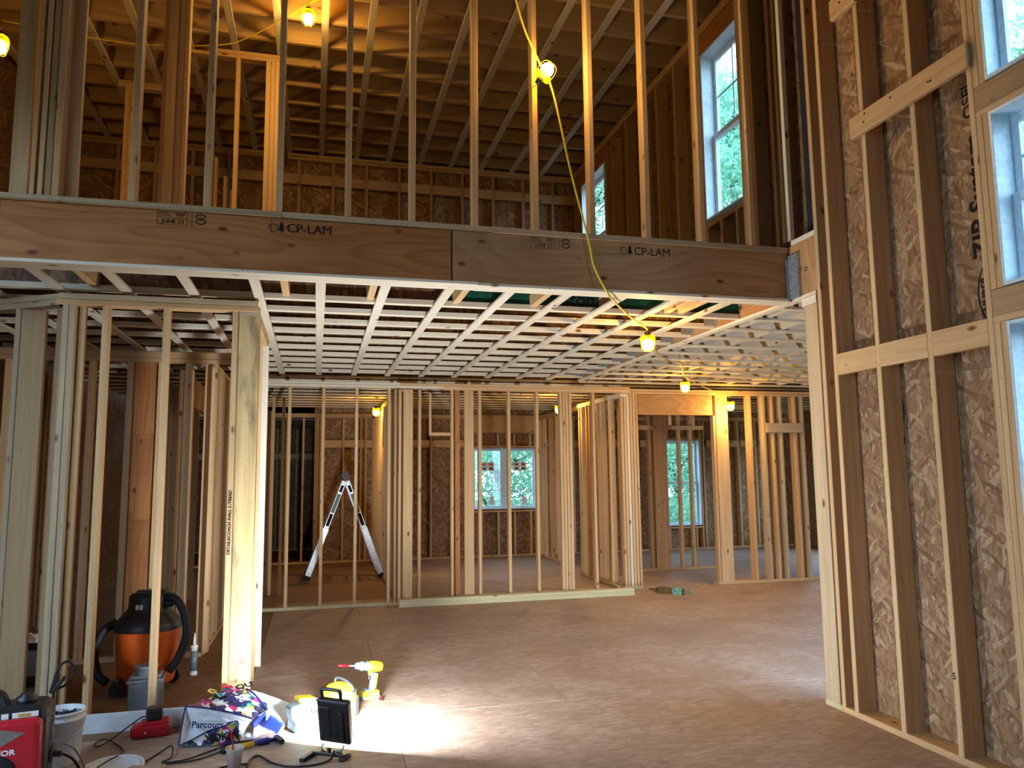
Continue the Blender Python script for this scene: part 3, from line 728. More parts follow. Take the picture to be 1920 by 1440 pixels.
box('cross_piece', 'stud', 1.37, 1.645, 9.62, 9.66, 2.06, 2.10, wm); box('cross_piece', 'stud', 1.37, 1.40, 9.62, 9.66, 2.10, 2.60, wm)
for x0, w_, mt_ in ((4.085, 0.036, 'stud'), (4.13, 0.036, 'stud'), (4.175, 0.036, 'joist'), (4.22, 0.036, 'stud'), (4.265, 0.036, 'stud'), (4.31, 0.03, 'stud'),
                    (5.50, 0.034, 'stud'), (5.545, 0.19, 'stud'), (6.083, 0.038, 'stud'), (6.31, 0.038, 'weathered'), (6.45, 0.038, 'stud'), (6.585, 0.038, 'weathered'), (6.825, 0.038, 'stud'), (6.95, 0.038, 'weathered'), (7.3, 0.038, 'stud')):
    d = 0.14 if x0 > 5.8 else 0.089
    stud(wm, x0, 9.902, x0 + w_, 9.902 + d, 0.038, 2.665 if x0 < 5.49 or x0 > 5.53 else 2.37, mt_, 0.05)
box('header_beam', 'lvl_light', 4.345, 5.495, 9.90, 9.99, 2.375, 2.660, wm)
box('bottom_plate', 'stud', 5.49, 7.6, 9.90, 10.04, 0, 0.038, wm); box('bottom_plate', 'treated', 4.05, 4.34, 9.90, 10.0, 0, 0.038, wm)
box('block', 'weathered', 6.35, 6.95, 9.88, 9.902, 2.13, 2.27, wm)

wv = root('wall_side_hall', (4.05, 10.6, 0), kind='structure')
box('bottom_plate', 'treated', 4.0, 4.09, 9.98, 11.5, 0, 0.038, wv); box('top_plate', 'joist', 4.0, 4.09, 9.7, 11.5, 2.60, 2.66, wv)
for y0 in (10.15, 10.45, 10.62, 10.95, 11.08, 11.3, 11.42): stud(wv, 4.0, y0, 4.09, y0 + 0.038, 0.038, 2.60, 'stud', 0.08)
wi = root('wall_inner', (5.6, 11.6, 0), kind='structure')
box('top_plate', 'stud', 4.3, 7.6, 11.60, 11.69, 2.62, 2.70, wi); box('bottom_plate', 'stud', 4.95, 6.6, 11.60, 11.69, 0, 0.038, wi)
for x0, w_, mt_ in ((4.75, 0.038, 'stud'), (4.85, 0.038, 'stud'), (5.04, 0.038, 'brown_stud'), (5.26, 0.05, 'brown_stud'), (5.345, 0.24, 'stud'), (5.79, 0.04, 'stud'), (6.0, 0.04, 'stud')):
    stud(wi, x0, 11.602, x0 + w_, 11.688, 0.038, 2.62, mt_, 0.06)
box('header_plate', 'stud', 4.85, 6.25, 11.58, 11.62, 2.27, 2.34, wi)
for x0 in (5.3, 5.7): stud(wi, x0, 10.9, x0 + 0.038, 10.95, 2.3, 2.7, 'stud')

# partition between ladder room and middle room, and another further right
wp = root('wall_partition', (1.05, 12, 0), kind='structure')
box('bottom_plate', 'stud', 1.0, 1.09, 9.7, 14.58, 0, 0.038, wp); box('top_plate', 'stud', 1.0, 1.09, 9.7, 14.58, 2.62, 2.70, wp)
y = 9.9
while y < 14.5:
    stud(wp, 1.0, y, 1.09, y + 0.038, 0.038, 2.62, 'stud', 0.06); y += 0.27
box('panel_board', 'stud', 0.96, 0.998, 11.6, 11.75, 2.0, 2.6, wp)
wq = root('wall_partition', (4.25, 13, 0), kind='structure')
box('bottom_plate', 'stud', 4.2, 4.29, 12.6, 14.58, 0, 0.038, wq); box('top_plate', 'stud', 4.2, 4.29, 11.6, 14.58, 2.62, 2.70, wq)
for y0 in (12.6, 12.9, 13.3, 13.7, 14.1, 14.4): stud(wq, 4.2, y0, 4.29, y0 + 0.038, 0.038, 2.62, 'stud', 0.06)

# rear exterior wall
we = root('wall_back', (4, 14.6, 0), kind='structure')
def frame_x(w, xs, ywall, z0, z1, mat, dep=0.14):
    for x0 in xs: stud(w, x0, ywall, x0 + 0.038, ywall + dep, z0, z1, mat, 0.05)
xs = [0.05 + 0.41 * i for i in range(24)]
frame_x(we, [x for x in xs if not (2.86 < x < 4.24 or 6.82 < x < 7.80)], 14.6, 0.038, 2.65, 'stud')
frame_x(we, [0.0, -0.04, 0.78, 2.90, 2.86, 4.22, 4.26, 6.83, 7.77], 14.6, 0.038, 2.65, 'stud')
box('top_plate', 'stud', -0.05, 9.9, 14.6, 14.74, 2.652, 2.73, we); box('bottom_plate', 'stud', -0.05, 9.9, 14.6, 14.74, 0, 0.038, we)
box('header_board', 'stud', 2.94, 4.22, 14.6, 14.64, 2.38, 2.65, we)
for a, b2, zt, zs in ((2.94, 4.22, 2.09, 0.885), (6.87, 7.77, 2.25, 0.47)):
    box('header_plate', 'stud', a, b2, 14.6, 14.74, zt, zt + 0.038, we); box('sill_plate', 'stud', a, b2, 14.6, 14.74, zs - 0.038, zs, we)
    n = 4 if b2 - a > 1 else 2
    for i in range(n):
        xx = a + 0.15 + (b2 - a - 0.3) * i / max(1, n - 1)
        box('cripple_stud', 'stud', xx, xx + 0.038, 14.6, 14.74, 0.038, zs - 0.039, we); box('cripple_stud', 'stud', xx, xx + 0.038, 14.6, 14.74, zt + 0.039, 2.37 if a < 5 else 2.65, we)
for x0 in [0.05 + 0.41 * i for i in range(7)] + [4.36, 4.77, 5.18, 5.6, 6.0, 6.4, 7.9, 8.3, 8.7]:
    box('block', 'stud', x0 + 0.04, x0 + 0.40, 14.6, 14.638, 2.10, 2.24, we)
for a, b2 in ((-0.05, 1.17), (1.172, 2.39), (2.392, 2.94), (4.205, 5.4), (5.402, 6.62), (6.622, 6.88), (7.76, 8.9), (8.902, 9.9)): sheet(we, a, b2, 14.741, 14.755, 0, 3.14)
for a, b2, z0, z1 in ((2.942, 4.204, 0, 0.905), (2.942, 4.204, 2.08, 3.14), (6.882, 7.758, 0, 0.49), (6.882, 7.758, 2.24, 3.14)): sheet(we, a, b2, 14.741, 14.755, z0, z1)
window('window_6', 'Y', 2.945, 4.205, 0.905, 2.08, 14.60, 0.15, sash=False, stickers=True)
window('window_7', 'Y', 6.88, 7.76, 0.49, 2.24, 14.60, 0.15)
# deeper bay at the far left
wd = root('wall_bay', (-1.5, 17.5, 0), kind='structure')
sheet(wd, -3.3, 0.4, 17.56, 17.57, -0.02, 3.0, 'osb_dark'); sheet(wd, 0.115, 0.125, 14.7, 17.6, -0.02, 3.0, 'osb_dark')  # outer sheets added as backing to block bright slits between panels
frame_x(wd, [-2.9 + 0.41 * i for i in range(8)], 17.4, 0.038, 2.65, 'weathered')
for a, b2 in ((-3.2, -2.0), (-1.998, -0.78), (-0.778, 0.3)): sheet(wd, a, b2, 17.541, 17.555, 0, 2.9, 'osb_dark')
box('block', 'weathered', -3.0, 0.1, 17.4, 17.438, 1.95, 2.08, wd); box('bottom_plate', 'stud', -3.0, 0.1, 17.4, 17.54, 0, 0.038, wd)
box('bottom_plate', 'stud', -2.9, -0.05, 14.6, 14.69, 0, 0.038, wd); box('top_plate', 'stud', -2.9, -0.05, 14.6, 14.69, 2.652, 2.73, wd)
for x0 in (-0.26, -0.55, -0.97, -1.4): stud(wd, x0, 14.6, x0 + 0.038, 14.69, 0.038, 2.65, 'stud', 0.05)
for i in range(3): box('ceiling_board', 'grey', -3.0, 0.2, 14.75 + i * 0.9, 15.6 + i * 0.9, 2.62, 2.64, wd)
sheet(wd, 0.1, 0.114, 14.76, 17.5, 0, 2.9, 'osb_dark')
box('deck_panel', 'osb_dark', -3.3, 0.3, 14.76, 17.6, 2.95, 2.97, wd)

# hidden envelope: outer walls of the house
wl = root('wall_left', (-3.0, 6, 0), kind='structure')
sheet(wl, -3.03, -3.02, 4.3, 17.6, -0.02, 6.0, 'osb_dark')  # continuous unseen backing, added to stop light at the sheet joints
for i in range(17):
    a, b2 = -3.2 + i * 1.22, -3.2 + (i + 1) * 1.22
    if 3 <= i <= 5:                                     # unseen opening, added and sized to light the right wall from the left
        sheet(wl, -3.015, -3.0, a, b2, 0, 0.5, 'osb_dark'); sheet(wl, -3.015, -3.0, a, b2, 3.6, 5.95, 'osb_dark')
    else: sheet(wl, -3.015, -3.0, a, b2, 0, 5.95, 'osb_dark')
for i in range(12): box('stud', 'brown_stud', -3.0, -2.91, 4.95 + 0.41 * i, 4.99 + 0.41 * i, 0, 2.75, wl)
wf = root('wall_front', (5, 4.7, 0), kind='structure')      # wall of the side room, with a wide patio opening
sheet(wf, 3.506, 3.6, 4.69, 4.705, 0, 3.12); sheet(wf, 3.6, 7.2, 4.69, 4.705, 2.5, 3.12); sheet(wf, 7.2, 9.95, 4.69, 4.705, 0, 3.12)
wo = root('wall_side', (9.9, 9, 0), kind='structure')
sheet(wo, 9.9, 9.915, 4.7, 11.0, 0, 3.12); sheet(wo, 9.9, 9.915, 13.8, 14.8, 0, 3.12); sheet(wo, 9.9, 9.915, 11.0, 13.8, 2.2, 3.12); sheet(wo, 9.9, 9.915, 11.0, 13.8, 0, 0.6)
wk = root('wall_behind', (0, -3.2, 0), kind='structure')
for a, b2, z0, z1 in ((-3.0, -1.9, 0, 5.95), (-1.9, 0.8, 0, 5.95), (0.8, 3.5, 0, 5.95)):
    sheet(wk, a, b2, -3.215, -3.2, z0, z1)

# ------------------------------------------------------------------ upper ceiling and loft walls
cu_ = root('ceiling_upper', (0, 7, 5.65), kind='structure')
y = 9.25 + 0.41
while y > 4.9:
    box('rafter', 'rafter', -3.0, 3.488, y - 0.04, y - 0.002, 5.672, 5.95, cu_, ch=0.002); y -= 0.412
for i in range(-7, 8):
    x = -0.03 + 0.4165 * i
    box('furring_strip', 'strap', x, x + 0.065, 4.0, 9.69, 5.651, 5.671, cu_, ch=0.002, lean=0.08)
for i in range(6):
    for jx in range(3):
        box('roof_panel', 'osb_dark', -3.0 + 2.2 * jx, -3.0 + 2.2 * (jx + 1) - 0.003, -3.2 + i * 2.2, -3.2 + (i + 1) * 2.2 - 0.003, 5.952, 5.97, cu_, ch=0.001, axis='X')
wu = root('wall_loft', (0, 9.7, 3.2), kind='structure')
for x0 in [-0.30 + 0.421 * i for i in range(-6, 9)]:
    stud(wu, x0, 9.70, x0 + 0.038, 9.79, 3.2, 5.57, 'brown_stud', 0.08)
    box('block', 'rafter', x0 + 0.04, x0 + 0.42, 9.70, 9.738, 5.255, 5.38, wu)
box('top_plate', 'rafter', -3.0, 3.35, 9.70, 9.79, 5.572, 5.61, wu); box('top_plate', 'rafter', -3.0, 3.35, 9.69, 9.79, 5.612, 5.65, wu)
sheet(wu, -3.2, 3.52, 9.812, 9.82, 3.0, 5.96, 'osb_dark')  # second sheet, added so no light slips through the panel seams
for i in range(6): sheet(wu, -3.0 + i * 1.09, -3.0 + (i + 1) * 1.09 - 0.003, 9.791, 9.805, 3.1, 5.95, 'osb')
# loft partitions, upper left
wx = root('wall_loft_closet', (-0.8, 7.4, 3.2), kind='structure')
box('top_plate', 'stud', -1.25, -0.40, 7.36, 7.45, 5.57, 5.605, wx); box('top_plate', 'stud', -1.05, -0.42, 7.36, 7.45, 5.607, 5.645, wx)
for x0 in (-0.545, -0.50, -0.455, -0.41): box('stud', 'stud', x0, x0 + 0.043, 7.36, 7.45, 3.2, 5.57, wx)
stud(wx, -0.82, 7.36, -0.782, 7.45, 3.2, 5.57, 'stud')
for x0 in (-1.15, -1.10, -1.0, -0.93): stud(wx, x0, 8.2, x0 + 0.038, 8.29, 3.2, 5.0 - (x0 + 1.15) * 2, 'brown_stud')
box('top_plate', 'brown_stud', -0.46, -0.42, 7.45, 9.7, 5.50, 5.57, wx)
wy = root('wall_loft_hall', (-1.5, 6, 3.2), kind='structure')
for x0, w_, zt in ((-1.185, 0.03, 5.60), (-1.155, 0.07, 5.60), (-1.083, 0.045, 5.52), (-1.036, 0.03, 5.40)):
    box('stud', 'stud' if w_ < 0.06 else 'post', x0, x0 + w_, 5.95 - (0.02 if w_ > 0.06 else 0), 6.04, 3.2, zt, wy)
box('top_plate', 'stud', -2.4, -1.10, 5.93, 6.04, 5.60, 5.648, wy)
stud(wy, -1.79, 5.7, -1.745, 5.79, 3.2, 5.57, 'stud')
box('top_plate', 'stud', -2.05, -1.40, 8.2, 8.29, 5.57, 5.648, wy)
for x0 in (-1.98, -1.935): box('stud', 'stud', x0, x0 + 0.043, 8.2, 8.29, 3.2, 5.57, wy)
stud(wy, -1.52, 8.2, -1.48, 8.29, 3.2, 5.57, 'stud')
box('top_plate', 'stud', -3.0, -2.45, 8.4, 8.49, 5.57, 5.648, wy); stud(wy, -2.95, 8.4, -2.91, 8.49, 3.2, 5.57)
# loft floor deck
box('loft_deck', 'osb_dark', -3.0, 3.345, 4.96, 9.7, 3.136, 3.16, wy, axis='X')

# loose boards on the floor
o = box('threshold_board', 'treated', 0.985, 4.0, 9.40, 9.50, 0.0, 0.09, None, ch=0.004); tag(o, 'thick greenish treated board lying on the floor before the middle partition', 'board')
o = box('pale_board', 'bluewhite', -1.80, -0.62, 5.405, 5.425, 0.0, 0.115, None, ch=0.003); tag(o, 'pale bluish white board standing along the floor below the left studs', 'board')  # separate pale board drawn in front of the bottom plate
#PROPS#
# ------------------------------------------------------------------ string lights
def blob(bm, c, r, n=14, m=9, sc=(1, 1, 1)):
    bmesh.ops.create_uvsphere(bm, u_segments=n, v_segments=m, radius=r, matrix=Matrix.Translation(c) @ Matrix.Diagonal((*sc, 1)))

def string_light(loc, label, tilt=(0, 0), watts=None, flip=False):
    """guarded bulb hanging from its socket at loc (centre of the globe)"""
    t = root('string_light', loc, label, 'work light', 'yellow guarded bulbs strung through the house', rot=(tilt[0], tilt[1], 0))
    B = W[t.name]
    bm = bmesh.new(); blob(bm, (0, 0, -0.012), 0.046, sc=(1, 1, 1.12)); lathe(bm, [(0.015, 0.03), (0.014, 0.05)], 12); bmobj('bulb', bm, 'bulb', t, B, smooth=True, local=True)
    bm = bmesh.new(); lathe(bm, [(0.012, 0.10), (0.024, 0.095), (0.026, 0.05), (0.018, 0.045)], 14); bmobj('socket', bm, 'black', t, B, smooth=True, local=True)
    bm = bmesh.new()
    lathe(bm, [(0.030, 0.062), (0.054, 0.058), (0.060, 0.040), (0.060, 0.012), (0.057, 0.012), (0.057, 0.038), (0.050, 0.052), (0.030, 0.056)], 18)
    for i in range(6):
        a = math.pi * 2 * i / 6
        tube(bm, [(0.058 * math.cos(a), 0.058 * math.sin(a), 0.02), (0.060 * math.cos(a), 0.060 * math.sin(a), -0.02), (0.045 * math.cos(a), 0.045 * math.sin(a), -0.058), (0.01 * math.cos(a), 0.01 * math.sin(a), -0.07)], 0.0028, 5)
    bmobj('guard', bm, 'cage', t, B, smooth=True, local=True)
    bm = bmesh.new(); tube(bm, [(0, 0, 0.095), (0.004, 0, 0.115), (0.014, 0, 0.13), (0.008, 0, 0.142)], 0.003, 6); bmobj('hook', bm, 'galv', t, B, local=True)
    ld = bpy.data.lights.new('bulb_light', 'POINT'); ld.energy = watts or BULB_W; ld.color = (1.0, 0.60, 0.17); ld.shadow_soft_size = 0.054
    lo = bpy.data.objects.new('bulb_light', ld); place(lo, B.copy(), t)
    return t
string_light((-2.15, 5.6, 4.50), 'glowing yellow bulb at the left frame edge, upper floor', watts=BULB_W)
string_light((-0.143, 6.5, 5.545), 'glowing yellow guarded bulb under the roof rafters, left of the long cord')
string_light((1.463, 4.70, 4.275), 'glowing guarded bulb tied against an upper stud on the long yellow cord', tilt=(-0.52, -2.53), watts=BULB_W * 0.8)
string_light((2.574, 5.63, 2.60), 'glowing guarded bulb hanging just behind the big beam under the green sheathing')
string_light((4.36, 8.50, 2.605), 'glowing guarded bulb above the doorway header in the side room')
string_light((5.646, 9.66, 2.49), 'glowing guarded bulb beside the wide jamb right of the doorway')
string_light((0.90, 12.2, 2.57), 'glowing guarded bulb in the ladder room beside the yellow-lit studs')
string_light((3.66, 11.4, 2.57), 'glowing guarded bulb half hidden by studs right of the double window')

def cord(name, pts, r, mat, label, group=None, n=8, parent=None):
    bm = bmesh.new(); P = [Vector(p) for p in pts]; b = P[0]
    tube(bm, [p - b for p in P], r, n)
    o = bmobj(name, bm, mat, parent, Matrix.Translation(b), smooth=True, local=True)
    if parent: return o
    return tag(o, label, 'cord', group)
cord('light_cord', [(1.18, 4.57, 4.85), (1.30, 4.68, 4.58), (1.42, 4.74, 4.38), (1.53, 4.77, 4.18), (1.66, 4.785, 3.60), (1.777, 4.79, 3.141), (1.811, 4.785, 2.956), (1.905, 4.785, 2.775), (2.05, 5.0, 2.76), (2.30, 5.32, 2.735), (2.565, 5.62, 2.715)], 0.0075, 'cord_yellow', 'long yellow cord running down from the roof over the laminated beam')
cord('light_cord', [(2.58, 5.64, 2.72), (2.9, 6.4, 2.775), (3.6, 7.5, 2.775), (4.0, 7.9, 2.80), (4.36, 8.5, 2.735), (4.9, 9.1, 2.70), (5.4, 9.55, 2.66), (5.646, 9.66, 2.62)], 0.006, 'cord_yellow', 'thin yellow cord between the two bulbs in the side room')
cord('light_cord', [(0.20, 5.8, 5.60), (-0.02, 6.3, 5.64), (-0.14, 6.5, 5.68), (-0.653, 6.9, 5.54), (-0.981, 7.0, 5.465), (-1.756, 7.1, 5.443), (-2.6, 6.8, 5.35)], 0.006, 'cord_yellow', 'yellow cord strung below the rafters at the upper left')
cord('light_cord', [(3.66, 11.4, 2.68), (4.0, 11.3, 2.70), (4.5, 11.4, 2.68), (5.0, 11.55, 2.70)], 0.006, 'cord_yellow', 'short yellow cord drooping right of the half-hidden bulb')

# ------------------------------------------------------------------ LED work light
wl_ = root('work_light', (0.13, 4.66, 0), 'black LED flood light standing on the floor, seen from behind', 'work light', rot=(0, 0, R(-31)))
B = W[wl_.name]; T = B @ Matrix.Translation((0, 0, 0.175)) @ Matrix.Rotation(R(15), 4, 'X') @ Matrix.Rotation(R(3), 4, 'Y')
bm = bmesh.new(); bbox(bm, -0.100, 0.100, -0.022, 0.024, -0.128, 0.132, T, 0.014, 3)
bbox(bm, 0.035, 0.065, -0.036, -0.018, -0.11, 0.075, T, 0.006, 2); bbox(bm, -0.085, -0.02, -0.026, -0.02, -0.09, 0.09, T, 0.002, 1)
bmobj('housing', bm, 'black', wl_, B)
bm = bmesh.new(); bbox(bm, 0.008, 0.034, -0.034, -0.02, -0.10, -0.02, T, 0.004, 2); bmobj('switch_box', bm, 'rubber', wl_, B)
bm = bmesh.new(); bbox(bm, -0.085, 0.085, 0.0245, 0.0265, -0.108, 0.112, T); bmobj('lens', bm, 'led', wl_, B)
bm = bmesh.new()
tube(bm, [T @ Vector(p) for p in ((-0.072, 0, 0.13), (-0.072, 0, 0.178), (-0.055, 0, 0.188), (0.030, 0, 0.188), (0.045, 0, 0.178), (0.045, 0, 0.13))], 0.011, 8); bmobj('handle', bm, 'black', wl_, B)
bm = bmesh.new()
for s in (-1, 1): tube(bm, [B @ Vector((s * 0.065, -0.01, 0.05)), B @ Vector((s * 0.065, -0.03, 0.035)), B @ Vector((s * 0.055, -0.045, 0.022))], 0.006, 6)
tube(bm, [B @ Vector((-0.065, -0.03, 0.032)), B @ Vector((0.0, -0.05, 0.02)), B @ Vector((0.065, -0.03, 0.032))], 0.005, 6); bmobj('bracket', bm, 'galv', wl_, B)
bm = bmesh.new(); bbox(bm, -0.10, 0.11, -0.075, -0.045, 0.006, 0.026, B, 0.004); lathe(bm, [(0.012, 0.02), (0.012, 0.045)], 10, B @ Matrix.Translation((0.0, -0.06, 0))); bmobj('base_bar', bm, 'black', wl_, B)
for s in (-1, 1):
    bm = bmesh.new(); bbox(bm, s * 0.105 - 0.016, s * 0.105 + 0.016, -0.175 if s < 0 else -0.12, -0.03, 0.0, 0.02, B, 0.005); bmobj('foot', bm, 'rubber', wl_, B)
ld = bpy.data.lights.new('led_light', 'AREA'); ld.shape = 'RECTANGLE'; ld.size = 0.17; ld.size_y = 0.22; ld.energy = WORK_W; ld.color = (0.90, 0.96, 1.0)
lo = bpy.data.objects.new('led_light', ld); place(lo, T @ Matrix.Translation((0, 0.028, 0)) @ Matrix.Rotation(R(90), 4, 'X'), wl_)
cord('power_cord', [(0.125, 4.60, 0.03), (0.10, 4.52, 0.012), (0.0, 4.48, 0.008), (-0.118, 4.50, 0.008), (-0.205, 4.58, 0.008), (-0.283, 4.712, 0.008), (-0.327, 4.658, 0.008), (-0.326, 4.537, 0.008), (-0.30, 4.40, 0.008)], 0.006, 'rubber', '', parent=wl_)
cord('charging_cord', [(0.055, 4.72, 0.28), (0.02, 4.80, 0.27), (-0.01, 5.0, 0.16), (-0.03, 5.1, 0.06), (-0.06, 5.14, 0.01), (-0.1, 5.04, 0.008), (-0.166, 4.98, 0.01)], 0.003, 'grey', 'thin pale cord running from the flood light to the hammer head')

# ------------------------------------------------------------------ tools
dr = root('cordless_drill', (0.40, 5.70, 0), 'yellow cordless drill with red driver bit standing on its battery', 'drill', rot=(0, 0, R(196)))
B = W[dr.name]
bm = bmesh.new(); bbox(bm, -0.055, 0.070, -0.036, 0.036, 0.0, 0.055, B, 0.008); bmobj('battery', bm, 'yellow', dr, B)
bm = bmesh.new(); bbox(bm, -0.057, 0.072, -0.038, 0.038, 0.004, 0.022, B, 0.004); bbox(bm, -0.02, 0.05, -0.028, 0.028, 0.054, 0.066, B, 0.004); bbox(bm, -0.05, 0.03, -0.039, 0.039, 0.03, 0.042, B, 0.002); bmobj('battery_trim', bm, 'tool_grey', dr, B)
T = B @ Matrix.Rotation(R(-9), 4, 'Y')
bm = bmesh.new(); bbox(bm, -0.020, 0.022, -0.018, 0.018, 0.055, 0.175, T, 0.010, 3); bmobj('grip', bm, 'tool_grey', dr, B)
bm = bmesh.new(); bbox(bm, -0.026, -0.012, -0.013, 0.013, 0.07, 0.17, T, 0.004); bbox(bm, 0.018, 0.045, -0.012, 0.012, 0.155, 0.195, T, 0.006); bmobj('grip_back', bm, 'yellow', dr, B)
H = B @ Matrix.Translation((-0.03, 0, 0.215)) @ Matrix.Rotation(R(82), 4, 'Y')
bm = bmesh.new(); lathe(bm, [(0.020, -0.055), (0.033, -0.048), (0.037, -0.01), (0.037, 0.03), (0.031, 0.05)], 18, H); bmobj('motor_housing', bm, 'yellow', dr, B, smooth=True)
bm = bmesh.new(); lathe(bm, [(0.033, 0.050), (0.034, 0.062), (0.030, 0.064), (0.030, 0.085), (0.033, 0.087), (0.033, 0.105), (0.027, 0.108), (0.022, 0.145), (0.010, 0.150)], 18, H)
bmobj('chuck', bm, 'tool_grey', dr, B, smooth=True)
bm = bmesh.new(); lathe(bm, [(0.006, 0.15), (0.006, 0.205)], 8, H); bmobj('bit_holder', bm, 'galv', dr, B)
bm = bmesh.new(); lathe(bm, [(0.009, 0.195), (0.010, 0.25), (0.006, 0.262), (0.004, 0.272)], 10, H); bmobj('driver_bit', bm, 'red', dr, B, smooth=True)
bm = bmesh.new(); bbox(bm, 0.022, 0.040, -0.009, 0.009, 0.125, 0.160, T, 0.004); bmobj('trigger', bm, 'black', dr, B)

mt_ = root('tool_case', (0.17, 5.36, 0), 'yellow and grey box-shaped power tool with black top handle behind the flood light', 'power tool', rot=(0, 0, R(-14)))
B = W[mt_.name]
bm = bmesh.new(); lathe(bm, [(0.085, 0.0), (0.118, 0.03), (0.125, 0.09), (0.112, 0.15), (0.070, 0.20), (0.02, 0.215)], 24, B @ Matrix.Diagonal((1.0, 0.85, 1, 1))); bmobj('body', bm, 'yellow', mt_, B, smooth=True)
bm = bmesh.new(); bbox(bm, -0.06, 0.12, -0.115, 0.0, 0.0, 0.125, B, 0.018, 3); bmobj('front_box', bm, 'yellow', mt_, B)
bm = bmesh.new(); bbox(bm, 0.018, 0.034, -0.12, 0.02, 0.0, 0.165, B, 0.006); bbox(bm, 0.112, 0.128, -0.10, 0.03, 0.0, 0.12, B, 0.006); bbox(bm, 0.02, 0.11, -0.08, 0.05, 0.12, 0.165, B, 0.012); bmobj('side_trim', bm, 'tool_grey', mt_, B)
bm = bmesh.new(); tube(bm, [B @ Vector(p) for p in ((-0.03, 0.02, 0.20), (-0.02, 0.02, 0.235), (0.04, 0.0, 0.225), (0.09, -0.02, 0.19), (0.10, -0.02, 0.15))], 0.011, 8); bmobj('handle', bm, 'black', mt_, B, smooth=True)
text('print', 'DEWALT', 0.030, B @ Vector((-0.045, -0.1165, 0.09)), B.to_3x3() @ Vector((1, 0, 0)), (0, 0, 1), parent=mt_, bold=0.0012)

nl = root('cordless_tool', (-0.06, 5.14, 0), 'pale grey and yellow cordless tool lying against the shopping bag', 'power tool', rot=(0, 0, R(24)))
B = W[nl.name]
bm = bmesh.new(); bbox(bm, -0.075, 0.075, -0.06, 0.06, 0.0, 0.085, B @ Matrix.Rotation(R(5), 4, 'Y'), 0.014, 3); bmobj('battery_base', bm, 'tool_grey', nl, B)
bm = bmesh.new()
for i in range(8): bbox(bm, -0.068 + i * 0.012, -0.063 + i * 0.012, -0.064, -0.058, 0.008, 0.065, B)
bmobj('vent_ribs', bm, 'teal', nl, B)['kind'] = 'stuff'
bm = bmesh.new(); bbox(bm, -0.07, 0.055, -0.055, 0.05, 0.08, 0.165, B @ Matrix.Rotation(R(-8), 4, 'Y'), 0.016, 3); bmobj('upper_body', bm, 'tool_grey', nl, B)
bm = bmesh.new(); bbox(bm, -0.05, 0.03, -0.060, -0.052, 0.095, 0.145, B @ Matrix.Rotation(R(-8), 4, 'Y'), 0.002); bmobj('name_plate', bm, 'paper', nl, B)
bm = bmesh.new(); bbox(bm, -0.06, 0.05, -0.045, 0.045, 0.165, 0.195, B @ Matrix.Rotation(R(8), 4, 'Y'), 0.008); bmobj('top_cap', bm, 'yellow', nl, B)
bm = bmesh.new(); lathe(bm, [(0.026, 0), (0.028, 0.03), (0.02, 0.045)], 14, B @ Matrix.Translation((0.055, -0.01, 0.125)) @ Matrix.Rotation(R(80), 4, 'Y')); bmobj('side_knob', bm, 'tool_grey', nl, B, smooth=True)

hm = root('hammer', (-0.34, 4.88, 0), 'hammer with yellow handle lying on the floor before the shopping bag', 'hammer', rot=(0, 0, R(22)))
B = W[hm.name]
C_ = lambda x0, x1, r0, r1, z=0.020: (lambda bm: (cyl(bm, B @ Vector((x0, 0, z)), B @ Vector((x1, 0, z)), r0, 12, r1), bm)[1])(bmesh.new())
bmobj('handle', C_(-0.13, 0.02, 0.019, 0.015), 'yellow', hm, B, smooth=True); bmobj('end_grip', C_(-0.165, -0.13, 0.018, 0.020), 'rubber', hm, B, smooth=True)
bmobj('shaft', C_(0.02, 0.16, 0.013, 0.012), 'navy', hm, B, smooth=True)
bm = bmesh.new(); bbox(bm, 0.145, 0.175, -0.05, 0.035, 0.006, 0.034, B, 0.006); cyl(bm, B @ Vector((0.16, -0.05, 0.02)), B @ Vector((0.16, -0.072, 0.02)), 0.016, 12); bmobj('head', bm, 'black', hm, B)
bm = bmesh.new(); bbox(bm, 0.05, 0.12, 0.012, 0.040, 0.0, 0.03, B, 0.008); bmobj('blue_sleeve', bm, 'blue', hm, B)

ch = root('battery_charger', (-0.95, 5.28, 0), 'red battery charger with a black battery on top, beside the shopping bag', 'charger', rot=(0, 0, R(6)))
B = W[ch.name]
bm = bmesh.new(); bbox(bm, -0.11, 0.11, -0.06, 0.06, 0.0, 0.075, B, 0.022, 3); bbox(bm, -0.06, 0.105, -0.05, 0.05, 0.06, 0.095, B, 0.014, 2); bmobj('charger_body', bm, 'red', ch, B)
bm = bmesh.new(); bbox(bm, -0.015, 0.075, -0.045, 0.045, 0.095, 0.165, B @ Matrix.Rotation(R(-5), 4, 'Y'), 0.010, 2); bbox(bm, 0.0, 0.06, -0.03, 0.03, 0.085, 0.10, B); bmobj('battery', bm, 'black', ch, B)
bm = bmesh.new(); bbox(bm, -0.03, -0.02, -0.063, -0.058, 0.03, 0.04, B); bmobj('indicator', bm, 'paper', ch, B)
cord('charger_cord', [(-0.98, 5.34, 0.09), (-1.02, 5.38, 0.085), (-1.09, 5.30, 0.05), (-1.15, 5.20, 0.02), (-1.20, 5.13, 0.008), (-1.235, 5.18, 0.008), (-1.20, 5.26, 0.008), (-1.12, 5.16, 0.008), (-1.05, 5.03, 0.008), (-1.035, 4.92, 0.02), (-1.07, 4.80, 0.03), (-1.10, 4.70, 0.03)], 0.004, 'rubber', '', parent=ch)
